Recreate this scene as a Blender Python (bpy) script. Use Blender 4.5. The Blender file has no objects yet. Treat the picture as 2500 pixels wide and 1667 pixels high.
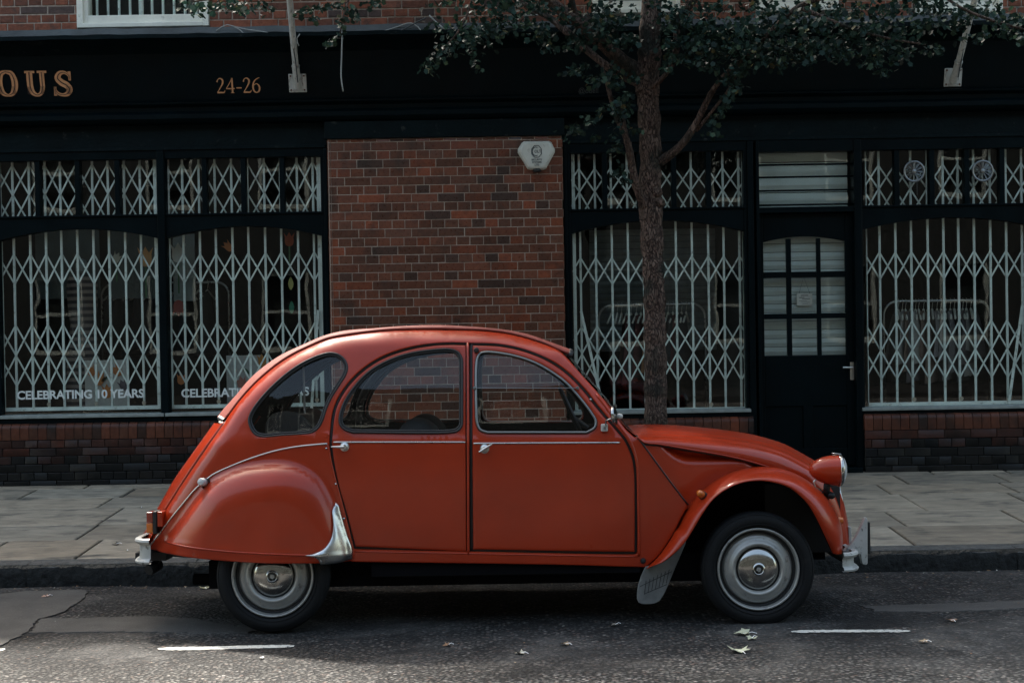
import bpy, bmesh, math, random
import numpy as np
from mathutils import Vector, Matrix
from mathutils.geometry import delaunay_2d_cdt

C = bpy.context.scene.collection
SC = bpy.context.scene
R = math.radians

# ------------------------------------------------------------------ camera
F_PX, CXP, CYP = 3472.0, 1250.0, 833.5
CAM = Vector((0.0, -7.0, 1.512))
PITCH, ROLL = 45.5 / F_PX, R(0.95)
_fw = Vector((0, math.cos(PITCH), -math.sin(PITCH)))
_u0 = Vector((0, math.sin(PITCH), math.cos(PITCH)))
_r0 = Vector((1, 0, 0))
_rt = _r0 * math.cos(ROLL) - _u0 * math.sin(ROLL)
_up = _u0 * math.cos(ROLL) + _r0 * math.sin(ROLL)
cam_d = bpy.data.cameras.new('camera')
cam = bpy.data.objects.new('camera', cam_d)
C.objects.link(cam)
cam.matrix_world = Matrix.Translation(CAM) @ Matrix((_rt, _up, -_fw)).transposed().to_4x4()
cam_d.sensor_width = 36.0
cam_d.lens = 50.0
cam_d.clip_start = 0.05
cam_d.clip_end = 400.0
SC.camera = cam

# ------------------------------------------------------------------ sky, sun, exposure
SUN_EL, SUN_AZ = R(52.5), R(-25)      # azimuth measured from +Y towards +X: behind the shop, so its shade covers the car
w = bpy.data.worlds.new('World')
SC.world = w
w.use_nodes = True
nt = w.node_tree
bg = nt.nodes['Background']
sky = nt.nodes.new('ShaderNodeTexSky')
sky.sky_type = 'NISHITA'
sky.sun_disc = False
sky.sun_elevation = SUN_EL
sky.sun_rotation = SUN_AZ
sky.air_density = 1.3
sky.dust_density = 4.0
sky.ozone_density = 1.5
sky_tint = nt.nodes.new('ShaderNodeVectorMath'); sky_tint.operation = 'MULTIPLY'      # warm tint added to take the blue out of the sky
sky_tint.inputs[1].default_value = (1.10, 1.02, .86)
nt.links.new(sky.outputs[0], sky_tint.inputs[0]); nt.links.new(sky_tint.outputs[0], bg.inputs[0])
bg.inputs[1].default_value = 0.15
sd = bpy.data.lights.new('sun', 'SUN')
sd.energy = 3.6
sd.angle = R(3)
sd.color = (1.0, 0.93, 0.84)
sun = bpy.data.objects.new('sun', sd)
C.objects.link(sun)
sdir = Vector((math.sin(SUN_AZ) * math.cos(SUN_EL), math.cos(SUN_AZ) * math.cos(SUN_EL), math.sin(SUN_EL)))
sun.location = sdir * 30
sun.rotation_euler = sdir.to_track_quat('Z', 'Y').to_euler()
SC.view_settings.view_transform = 'Standard'
SC.view_settings.look = 'None'
SC.view_settings.exposure = 1.75
SC.view_settings.gamma = 1.0
try:
    SC.cycles.max_bounces = 8
    SC.cycles.transparent_max_bounces = 16
    SC.cycles.use_denoising = True
except Exception:
    pass

# ------------------------------------------------------------------ picture <-> place
CAR_M = Matrix.Rotation(-0.028, 4, 'X')          # the car leans with the camber of the road
CAR_I = CAR_M.inverted()

def ray(px, py):
    return (_fw * F_PX + _rt * (px - CXP) + _up * (CYP - py))

def W(px, py, Y):
    d = ray(px, py)
    return CAM + d * ((Y - CAM.y) / d.y)

def CL(px, py, Y):
    o = CAR_I @ CAM
    d = CAR_I.to_3x3() @ ray(px, py)
    return o + d * ((Y - o.y) / d.y)

def tr(pts, S):
    out = []
    for px, py in pts:
        Y = 0.05
        for _ in range(5):
            p = CL(px, py, Y)
            Y = S(p.x, p.z) if callable(S) else S
        out.append((p.x, p.z))
    return out

# ------------------------------------------------------------------ mesh helpers
def wloc(o):
    v = Vector((0, 0, 0))
    while o is not None:
        v = v + Vector(o.location)
        o = o.parent
    return v

class MB:
    def __init__(s):
        s.v, s.f, s.m, s.c, s.cc, s.mi = [], [], [], [], None, 0
    def add(s, vs, fs, col=None):
        b = len(s.v)
        s.v.extend([tuple(p) for p in vs])
        for f in fs:
            s.f.append([i + b for i in f]); s.m.append(s.mi); s.c.append(col or (1, 1, 1, 1))
        return s
    def box(s, x0, x1, y0, y1, z0, z1, col=None):
        vs = [(x, y, z) for z in (z0, z1) for y in (y0, y1) for x in (x0, x1)]
        return s.add(vs, [(0, 2, 3, 1), (4, 5, 7, 6), (0, 1, 5, 4), (2, 6, 7, 3), (0, 4, 6, 2), (1, 3, 7, 5)], col)
    def obox(s, a, b, wx, wy, col=None):
        """a bar from a to b, wide wx across and wy in depth (Y)"""
        a, b = Vector(a), Vector(b)
        d = (b - a).normalized()
        n = Vector((-d.z, 0, d.x))
        if n.length < 1e-4: n = Vector((1, 0, 0))
        n.normalize(); t = d.cross(n).normalized()
        vs = [p + n * i * wx / 2 + t * j * wy / 2 for p in (a, b) for i, j in ((-1, -1), (1, -1), (1, 1), (-1, 1))]
        return s.add(vs, [(0, 1, 2, 3), (7, 6, 5, 4), (0, 4, 5, 1), (1, 5, 6, 2), (2, 6, 7, 3), (3, 7, 4, 0)], col)
    def tube(s, pts, r, n=8, closed=False, cap=True, flat=1.0):
        P = [Vector(p) for p in pts]
        N = len(P)
        rr = r if hasattr(r, '__len__') else [r] * N
        vs = []
        ref = None
        for i in range(N):
            if closed: d = P[(i + 1) % N] - P[i - 1]
            else: d = P[min(i + 1, N - 1)] - P[max(i - 1, 0)]
            d.normalize()
            if ref is None:
                ref = Vector((0, 1, 0)) if abs(d.y) < .9 else Vector((0, 0, 1))
            u = ref - d * ref.dot(d); u.normalize(); ref = u
            w_ = d.cross(u)
            for k in range(n):
                a = 2 * math.pi * k / n
                vs.append(P[i] + (u * math.cos(a) * flat + w_ * math.sin(a)) * rr[i])
        fs = []
        for i in range(N if closed else N - 1):
            j = (i + 1) % N
            for k in range(n):
                l = (k + 1) % n
                fs.append((i * n + k, i * n + l, j * n + l, j * n + k))
        if cap and not closed:
            fs.append(tuple(range(n))[::-1]); fs.append(tuple(range((N - 1) * n, N * n)))
        return s.add(vs, fs)
    def lathe(s, prof, o, axis=(0, 1, 0), n=48, closed=False):
        """prof: (radius, along axis)"""
        o = Vector(o); ax = Vector(axis).normalized()
        u = Vector((0, 0, 1)) if abs(ax.z) < .9 else Vector((1, 0, 0))
        u = (u - ax * u.dot(ax)).normalized(); w_ = ax.cross(u)
        vs = []
        for r_, h in prof:
            for k in range(n):
                a = 2 * math.pi * k / n
                vs.append(o + ax * h + (u * math.cos(a) + w_ * math.sin(a)) * r_)
        fs = []
        for i in range(len(prof) - 1):
            for k in range(n):
                l = (k + 1) % n
                fs.append((i * n + k, (i + 1) * n + k, (i + 1) * n + l, i * n + l))
        return s.add(vs, fs)
    def grid(s, rows, flip=False, closed=False):
        nr, nc = len(rows), len(rows[0])
        vs = [p for r_ in rows for p in r_]
        fs = []
        for i in range(nr - 1):
            for j in range(nc - 1):
                q = (i * nc + j, i * nc + j + 1, (i + 1) * nc + j + 1, (i + 1) * nc + j)
                fs.append(q[::-1] if flip else q)
        return s.add(vs, fs)
    def prism(s, poly, y0, y1, col=None):
        """poly: (x,z) outline; extruded in Y"""
        n = len(poly)
        area = sum(poly[i][0] * poly[(i + 1) % n][1] - poly[(i + 1) % n][0] * poly[i][1] for i in range(n))
        P = poly if area > 0 else poly[::-1]
        vs = [(x, y0, z) for x, z in P] + [(x, y1, z) for x, z in P]
        fs = [tuple(range(n)), tuple(range(2 * n - 1, n - 1, -1))] + [(i, i + n, (i + 1) % n + n, (i + 1) % n) for i in range(n)]
        return s.add(vs, fs, col)
    def mirror(s, yc=0.69):
        vs = [(x, 2 * yc - y, z) for x, y, z in s.v]
        m = MB(); m.v = vs; m.f = [f[::-1] for f in s.f]; m.m = list(s.m); m.c = list(s.c)
        return m
    def join(s, o):
        b = len(s.v); s.v += o.v; s.f += [[i + b for i in f] for f in o.f]; s.m += o.m; s.c += o.c
        return s
    def build(s, name, mats, parent=None, smooth=False, bevel=0, local=False, colors=False, off=None):
        me = bpy.data.meshes.new(name)
        o0 = Vector((0, 0, 0)) if local else (wloc(parent) if parent else Vector((0, 0, 0)))
        if off is not None: o0 = o0 + Vector(off)
        me.from_pydata([(x - o0.x, y - o0.y, z - o0.z) for x, y, z in s.v], [], s.f)
        for m_ in (mats if isinstance(mats, (list, tuple)) else [mats]): me.materials.append(m_)
        me.polygons.foreach_set('material_index', s.m)
        if smooth is True: me.polygons.foreach_set('use_smooth', [True] * len(me.polygons))
        if colors:
            at = me.attributes.new('col', 'FLOAT_COLOR', 'FACE')
            at.data.foreach_set('color', [c for q in s.c for c in q])
        me.update()
        if isinstance(smooth, (int, float)) and not isinstance(smooth, bool):
            me.polygons.foreach_set('use_smooth', [True] * len(me.polygons))
            bm = bmesh.new(); bm.from_mesh(me)
            bm.normal_update()
            for e in bm.edges:
                if len(e.link_faces) == 2 and e.calc_face_angle(0) > R(smooth): e.smooth = False
            bm.to_mesh(me); bm.free()
        o = bpy.data.objects.new(name, me)
        C.objects.link(o)
        if off is not None: o.location = Vector(off)
        if parent: o.parent = parent
        if bevel:
            b = o.modifiers.new('bevel', 'BEVEL'); b.width = bevel; b.segments = 2; b.limit_method = 'ANGLE'; b.angle_limit = R(40)
        return o

def empty(name, loc=(0, 0, 0), label=None, cat=None, group=None, kind=None, parent=None):
    o = bpy.data.objects.new(name, None)
    C.objects.link(o); o.location = loc
    if parent: o.parent = parent
    return tag(o, label, cat, group, kind)

def tag(o, label=None, cat=None, group=None, kind=None):
    if label: o['label'] = label
    if cat: o['category'] = cat
    if group: o['group'] = group
    if kind: o['kind'] = kind
    return o

def copy_tree(o, parent=None):
    c = o.copy(); C.objects.link(c)
    if parent: c.parent = parent
    for ch in list(o.children): copy_tree(ch, c)
    return c

def text_mesh(mb, txt, x, z, y, size, sx=1.0, offset=0.0, depth=0.0015, track=1.0, align='LEFT', local=None):
    cu = bpy.data.curves.new('t', 'FONT'); cu.body = txt; cu.size = size; cu.offset = offset; cu.extrude = depth
    cu.space_character = track; cu.align_x = align; cu.resolution_u = 3
    o = bpy.data.objects.new('t', cu); C.objects.link(o)
    bpy.context.view_layer.update()
    me = bpy.data.meshes.new_from_object(o)
    vs = [(x + v.co.x * sx, y - v.co.z, z + v.co.y) for v in me.vertices]
    mb.add(vs, [tuple(p.vertices) for p in me.polygons])
    bpy.data.objects.remove(o); bpy.data.curves.remove(cu); bpy.data.meshes.remove(me)
    return mb

# ---- curves in the plane
def cat(pts, step=0.012, closed=False):
    P = [Vector(p) for p in pts]; n = len(P); out = []
    segs = n if closed else n - 1
    for i in range(segs):
        p1, p2 = P[i], P[(i + 1) % n]
        p0 = P[i - 1] if (closed or i > 0) else p1 * 2 - p2
        p3 = P[(i + 2) % n] if (closed or i < n - 2) else p2 * 2 - p1
        L = (p2 - p1).length
        k = max(1, int(L / step))
        t0 = 0.0; t1 = max((p1 - p0).length, 1e-6) ** .5; t2 = t1 + max(L, 1e-6) ** .5; t3 = t2 + max((p3 - p2).length, 1e-6) ** .5
        for j in range(k):
            t = t1 + (t2 - t1) * j / k
            A1 = p0 * ((t1 - t) / (t1 - t0)) + p1 * ((t - t0) / (t1 - t0))
            A2 = p1 * ((t2 - t) / (t2 - t1)) + p2 * ((t - t1) / (t2 - t1))
            A3 = p2 * ((t3 - t) / (t3 - t2)) + p3 * ((t - t2) / (t3 - t2))
            B1 = A1 * ((t2 - t) / (t2 - t0)) + A2 * ((t - t0) / (t2 - t0))
            B2 = A2 * ((t3 - t) / (t3 - t1)) + A3 * ((t - t1) / (t3 - t1))
            out.append(tuple(B1 * ((t2 - t) / (t2 - t1)) + B2 * ((t - t1) / (t2 - t1))))
    if not closed: out.append(tuple(P[-1]))
    return out

def multi(segs, step=0.012):
    """segments of points, each smooth, joined with corners into one closed outline"""
    out = []
    for s_ in segs:
        c = cat(s_, step)
        if out and (Vector(out[-1]) - Vector(c[0])).length < 1e-4: c = c[1:]
        out += c
    if (Vector(out[0]) - Vector(out[-1])).length < 1e-4: out = out[:-1]
    return out

def resample(pts, n):
    P = np.array(pts, float); d = np.r_[0, np.cumsum(np.linalg.norm(np.diff(P, axis=0), axis=1))]
    t = np.linspace(0, d[-1], n)
    return np.stack([np.interp(t, d, P[:, k]) for k in range(P.shape[1])], 1)

def seg_dist(P, poly, closed=True):
    P = np.asarray(P, float); A = np.asarray(poly, float)
    B = np.roll(A, -1, 0) if closed else A[1:]
    A = A if closed else A[:-1]
    best = np.full(len(P), 1e9)
    for a, b in zip(A, B):
        d = b - a; L = (d * d).sum() + 1e-12
        t = np.clip(((P - a) @ d) / L, 0, 1)
        q = a + t[:, None] * d
        best = np.minimum(best, ((P - q) ** 2).sum(1))
    return np.sqrt(best)

def inside(P, poly):
    P = np.asarray(P, float); A = np.asarray(poly, float); B = np.roll(A, -1, 0)
    r = np.zeros(len(P), bool); x, y = P[:, 0], P[:, 1]
    for (x0, y0), (x1, y1) in zip(A, B):
        if y0 == y1: continue
        c = ((y0 > y) != (y1 > y)) & (x < (x1 - x0) * (y - y0) / (y1 - y0) + x0)
        r ^= c
    return r

def area2(poly):
    A = np.asarray(poly, float); B = np.roll(A, -1, 0)
    return (A[:, 0] * B[:, 1] - B[:, 0] * A[:, 1]).sum()

def offset_poly(poly, d):
    """positive d grows a counter-clockwise outline"""
    A = np.asarray(poly, float)
    if area2(A) < 0: A = A[::-1]
    T = np.roll(A, -1, 0) - np.roll(A, 1, 0)
    T /= np.linalg.norm(T, axis=1)[:, None] + 1e-9
    return [tuple(p) for p in A + np.stack([T[:, 1], -T[:, 0]], 1) * d]

def panel(mb, outline, holes, S, sp=0.03, t=0.02, rb=0.006, back=1):
    """a sheet-metal panel: outline and holes in (x,z); S(X,Z)->Y arrays; rolled edges; thickness t inward; near face towards -Y"""
    outs = [outline] + list(holes)
    pts, edges = [], []
    for o_ in outs:
        b = len(pts); n = len(o_)
        pts += [tuple(p) for p in o_]
        edges += [(b + i, b + (i + 1) % n) for i in range(n)]
    A = np.array(outline)
    nb = len(pts)
    extra = []
    for k, o_ in enumerate(outs):
        for dd in (rb * .35, rb, rb * 2.2):
            q = offset_poly(o_, -dd if k == 0 else dd)
            extra += q
    gx = np.arange(A[:, 0].min(), A[:, 0].max(), sp); gz = np.arange(A[:, 1].min(), A[:, 1].max(), sp)
    G = np.array([(x + (sp / 2 if j % 2 else 0), z) for j, z in enumerate(gz) for x in gx])
    E = np.array(extra); Q = []
    def ok(P, tol):
        m = inside(P, outline)
        for h in holes: m &= ~inside(P, h)
        dmin = np.min([seg_dist(P, o_) for o_ in outs], axis=0)
        return m & (dmin > tol)
    E = E[ok(E, rb * .2)]
    G = G[ok(G, rb * 2.6)]
    allp = pts + [tuple(p) for p in E] + [tuple(p) for p in G]
    r_ = delaunay_2d_cdt([Vector(p) for p in allp], edges, [], 0, 1e-5)
    V = np.array([(v.x, v.y) for v in r_[0]])
    F = [list(f) for f in r_[2]]
    Cn = np.array([V[f].mean(0) for f in F])
    m = inside(Cn, outline)
    for h in holes: m &= ~inside(Cn, h)
    F = [f for f, k in zip(F, m) if k]
    used = sorted({i for f in F for i in f}); mp = {a: b for b, a in enumerate(used)}
    V = V[used]; F = [[mp[i] for i in f] for f in F]
    F = [f if area2(V[f]) > 0 else f[::-1] for f in F]     # ccw in (x,z) seen from -Y -> normal -Y
    Y = np.asarray(S(V[:, 0], V[:, 1]))
    de = np.min([seg_dist(V, o_) for o_ in outs], axis=0)
    if rb > 0:
        k = np.clip(1 - de / rb, 0, 1)
        Y = Y + rb * (1 - np.sqrt(1 - k * k * .999))
    mi0 = mb.mi
    mb.add([(x, y, z) for (x, z), y in zip(V, Y)], F)
    if t > 0:
        n = len(V); b = len(mb.v) - n
        cnt = {}
        for f in F:
            for i in range(3):
                e = (f[i], f[(i + 1) % 3]); cnt[e] = 1
        bd = [e for e in cnt if (e[1], e[0]) not in cnt]
        bv = sorted({i for e in bd for i in e}); bm_ = {a: k for k, a in enumerate(bv)}
        vs = [(V[i][0], Y[i], V[i][1]) for i in bv] + [(V[i][0], Y[i] + t, V[i][1]) for i in bv]
        nbv = len(bv)
        mb.add(vs, [(bm_[a], bm_[a] + nbv, bm_[b_] + nbv, bm_[b_]) for a, b_ in bd])
        mb.mi = back
        mb.add([(x, y + t, z) for (x, z), y in zip(V, Y)], [f[::-1] for f in F])
        mb.mi = mi0
    return mb

# ------------------------------------------------------------------ materials
def mat(name, col, rough=.5, metal=0, spec=.5, coat=0, coat_rough=.1, bump=0, bscale=30, var=0, vscale=6, attr=False,
        rvar=0, dirt=None, detail=6, stretch=(1, 1, 1), aniso=None):
    m = bpy.data.materials.new(name); m.use_nodes = True
    n, l = m.node_tree.nodes, m.node_tree.links
    b = n['Principled BSDF']
    b.inputs['Base Color'].default_value = (*col, 1)
    b.inputs['Roughness'].default_value = rough
    b.inputs['Metallic'].default_value = metal
    b.inputs['Specular IOR Level'].default_value = spec
    b.inputs['Coat Weight'].default_value = coat
    b.inputs['Coat Roughness'].default_value = coat_rough
    tc = n.new('ShaderNodeTexCoord'); mp = n.new('ShaderNodeMapping'); l.new(tc.outputs['Object'], mp.inputs[0])
    mp.inputs['Scale'].default_value = stretch
    def noise(sc, det=detail):
        q = n.new('ShaderNodeTexNoise'); q.inputs['Scale'].default_value = sc; q.inputs['Detail'].default_value = det
        q.inputs['Roughness'].default_value = .6
        l.new(mp.outputs[0], q.inputs['Vector']); return q
    src = None
    if attr:
        a = n.new('ShaderNodeAttribute'); a.attribute_name = 'col'; src = a.outputs['Color']
    if var:
        q = noise(vscale); mr = n.new('ShaderNodeMapRange')
        mr.inputs['From Min'].default_value = .3; mr.inputs['From Max'].default_value = .7
        mr.inputs['To Min'].default_value = 1 - var; mr.inputs['To Max'].default_value = 1 + var
        l.new(q.outputs['Fac'], mr.inputs['Value'])
        vm = n.new('ShaderNodeVectorMath'); vm.operation = 'SCALE'
        if src is None: vm.inputs[0].default_value = col
        else: l.new(src, vm.inputs[0])
        l.new(mr.outputs[0], vm.inputs['Scale']); src = vm.outputs[0]
    if dirt:
        dcol, dscale, lo, hi = dirt
        q = noise(dscale, 10); mr = n.new('ShaderNodeMapRange')
        mr.inputs['From Min'].default_value = lo; mr.inputs['From Max'].default_value = hi
        l.new(q.outputs['Fac'], mr.inputs['Value'])
        mx = n.new('ShaderNodeMix'); mx.data_type = 'RGBA'
        l.new(mr.outputs[0], mx.inputs['Factor'])
        if src is None: mx.inputs['A'].default_value = (*col, 1)
        else: l.new(src, mx.inputs['A'])
        mx.inputs['B'].default_value = (*dcol, 1)
        src = mx.outputs['Result']
    if src is not None: l.new(src, b.inputs['Base Color'])
    if rvar:
        q = noise(vscale * 1.7); mr = n.new('ShaderNodeMapRange')
        mr.inputs['From Min'].default_value = .3; mr.inputs['From Max'].default_value = .7
        mr.inputs['To Min'].default_value = max(.02, rough - rvar); mr.inputs['To Max'].default_value = min(1, rough + rvar)
        l.new(q.outputs['Fac'], mr.inputs['Value']); l.new(mr.outputs[0], b.inputs['Roughness'])
    if bump:
        q = noise(bscale); bp = n.new('ShaderNodeBump'); bp.inputs['Strength'].default_value = 1.0
        bp.inputs['Distance'].default_value = bump
        l.new(q.outputs['Fac'], bp.inputs['Height']); l.new(bp.outputs[0], b.inputs['Normal'])
    return m

def glass(name, tint=(1, 1, 1), refl=1.0, rough=.01, dirt=0.0):
    m = bpy.data.materials.new(name); m.use_nodes = True
    n, l = m.node_tree.nodes, m.node_tree.links
    for q in list(n): n.remove(q)
    out = n.new('ShaderNodeOutputMaterial'); t = n.new('ShaderNodeBsdfTransparent'); g = n.new('ShaderNodeBsdfGlossy')
    t.inputs[0].default_value = (*tint, 1); g.inputs['Roughness'].default_value = rough
    fr = n.new('ShaderNodeLayerWeight'); fr.inputs[0].default_value = .5
    pw = n.new('ShaderNodeMath'); pw.operation = 'POWER'; pw.inputs[1].default_value = 5.0; l.new(fr.outputs['Facing'], pw.inputs[0])
    mu = n.new('ShaderNodeMath'); mu.operation = 'MULTIPLY_ADD'; mu.inputs[1].default_value = .9; mu.inputs[2].default_value = .04 * refl; mu.use_clamp = True
    l.new(pw.outputs[0], mu.inputs[0])
    mx = n.new('ShaderNodeMixShader'); l.new(mu.outputs[0], mx.inputs[0]); l.new(t.outputs[0], mx.inputs[1]); l.new(g.outputs[0], mx.inputs[2])
    tc = n.new('ShaderNodeTexCoord'); ns = n.new('ShaderNodeTexNoise'); ns.inputs['Scale'].default_value = 2.5
    l.new(tc.outputs['Object'], ns.inputs['Vector'])
    bp = n.new('ShaderNodeBump'); bp.inputs['Distance'].default_value = .0012; bp.inputs['Strength'].default_value = .5
    l.new(ns.outputs['Fac'], bp.inputs['Height']); l.new(bp.outputs[0], g.inputs['Normal'])
    last = mx
    if dirt:
        d = n.new('ShaderNodeBsdfDiffuse'); d.inputs[0].default_value = (.5, .5, .47, 1)
        n2 = n.new('ShaderNodeTexNoise'); n2.inputs['Scale'].default_value = 7; n2.inputs['Detail'].default_value = 10
        l.new(tc.outputs['Object'], n2.inputs['Vector'])
        mr = n.new('ShaderNodeMapRange'); mr.inputs['From Min'].default_value = .4; mr.inputs['From Max'].default_value = .8
        mr.inputs['To Min'].default_value = dirt * .3; mr.inputs['To Max'].default_value = dirt
        l.new(n2.outputs['Fac'], mr.inputs['Value'])
        m2 = n.new('ShaderNodeMixShader'); l.new(mr.outputs[0], m2.inputs[0]); l.new(mx.outputs[0], m2.inputs[1]); l.new(d.outputs[0], m2.inputs[2])
        last = m2
    l.new(last.outputs[0], out.inputs[0])
    return m

M = {}
M['paint'] = mat('red_paint', (.34, .027, .0052), .32, spec=.25, coat=.45, coat_rough=.12, var=.14, vscale=2.2, bump=.0005, bscale=2.0, rvar=.05,
                 dirt=((.30, .10, .06), 140, .69, .76), detail=4)
M['fabric'] = mat('vinyl_roof', (.22, .040, .026), .62, var=.08, vscale=5, bump=.004, bscale=9)
M['lining'] = mat('dark_lining', (.004, .004, .005), .9, spec=.1)
M['black'] = mat('black_rubber', (.010, .011, .012), .55, bump=.001, bscale=80)
M['tyre'] = mat('tyre_rubber', (.007, .008, .009), .75, spec=.25, bump=.002, bscale=60, dirt=((.020, .020, .019), 14, .58, .8))
M['chrome'] = mat('chrome', (.42, .42, .405), .16, metal=1, rvar=.05, dirt=((.12, .10, .085), 30, .6, .75))
M['alu'] = mat('brushed_alloy', (.55, .56, .55), .30, metal=1, rvar=.1, dirt=((.1, .09, .08), 22, .6, .8))
M['rim'] = mat('silver_wheel_paint', (.36, .365, .35), .40, metal=.5, var=.12, vscale=9, dirt=((.05, .035, .025), 24, .58, .76), rvar=.08)
M['palepaint'] = mat('grey_bumper_paint', (.42, .43, .41), .4, var=.12, vscale=12, dirt=((.08, .08, .075), 40, .58, .7))
M['mud'] = mat('mud_flap_rubber', (.15, .155, .15), .6, var=.3, vscale=9, bump=.003, bscale=40, dirt=((.14, .13, .12), 60, .62, .72))
M['frame'] = mat('dull_window_frame', (.20, .21, .21), .35, metal=.8)
M['orange'] = mat('orange_lens', (.55, .14, .02), .2, coat=.5)
M['redlens'] = mat('red_lens', (.22, .025, .012), .2, coat=.5)
M['clear'] = mat('clear_lens', (.5, .52, .52), .12, coat=.5)
M['seat'] = mat('seat_vinyl', (.018, .020, .022), .5, bump=.004, bscale=12)
M['carglass'] = glass('car_glass', (.92, .94, .93), 1.0, dirt=.006)
M['shopglass'] = glass('shop_glass', (.95, .97, .96), .75, dirt=.002)
M['shop'] = mat('dark_green_gloss_paint', (.0008, .0042, .0056), .42, spec=.07, var=.25, vscale=3, bump=.004, bscale=7, rvar=.12,
                dirt=((.018, .024, .024), 18, .68, .82))
M['shop_worn'] = mat('worn_dark_paint', (.0018, .0062, .0078), .5, spec=.08, var=.3, vscale=6, bump=.006, bscale=20, dirt=((.05, .055, .052), 14, .62, .78))
M['lead'] = mat('lead_flashing', (.050, .062, .066), .6, spec=.25, var=.35, vscale=5, bump=.01, bscale=9, dirt=((.07, .08, .08), 12, .60, .78))
M['brick'] = mat('glazed_brick', (.2, .05, .03), .32, spec=.35, attr=True, var=.22, vscale=26, bump=.0022, bscale=24, rvar=.10, coat=.20, coat_rough=.15,
                 dirt=((.022, .016, .013), 3.2, .50, .74))
M['base_brick'] = mat('sooty_glazed_brick', (.2, .05, .03), .42, spec=.25, attr=True, var=.22, vscale=26, bump=.0022, bscale=24, rvar=.10, dirt=((.008, .008, .008), 3.2, .45, .70))
M['mortar'] = mat('mortar', (.36, .29, .235), .9, var=.3, vscale=30, bump=.003, bscale=120)
M['mortar_dark'] = mat('sooty_mortar', (.022, .024, .024), .9, spec=.04, var=.4, vscale=20, bump=.003, bscale=120)
M['oldbrick'] = mat('weathered_brick', (.25, .08, .05), .85, attr=True, var=.30, vscale=30, bump=.006, bscale=50, dirt=((.05, .04, .035), 11, .56, .78))
M['white'] = mat('white_window_paint', (.78, .76, .66), .5, var=.10, vscale=8, bump=.003, bscale=30, dirt=((.25, .24, .20), 16, .60, .8))
M['grille'] = mat('mint_grey_paint', (.66, .72, .68), .45, var=.16, vscale=6, dirt=((.16, .15, .12), 22, .58, .74))
M['sill'] = mat('grey_sill_paint', (.22, .25, .24), .45, var=.25, vscale=9, bump=.003, bscale=25)
M['blind'] = mat('white_blind_slats', (.50, .55, .52), .55, var=.08, vscale=5)
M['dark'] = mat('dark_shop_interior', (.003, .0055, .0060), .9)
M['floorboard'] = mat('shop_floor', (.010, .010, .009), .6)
M['gold'] = mat('old_gold_paint', (.58, .27, .12), .5, var=.15, vscale=40)
M['goldline'] = mat('dark_engraving', (.05, .025, .015), .6)
M['faint'] = mat('faded_sign_paint', (.035, .042, .042), .6)
M['vinyl'] = mat('white_vinyl_letters', (.62, .66, .64), .5)
M['ink'] = mat('dark_ink', (.04, .05, .055), .5)
M['alarm'] = mat('alarm_box_plastic', (.55, .55, .49), .45, var=.08, vscale=10, dirt=((.2, .19, .16), 25, .6, .8))
M['pole'] = mat('white_painted_pole', (.48, .49, .46), .45, var=.18, vscale=10, dirt=((.10, .085, .07), 12, .55, .72), stretch=(3, 3, .6))
M['rust'] = mat('rust', (.10, .035, .015), .8)
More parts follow.
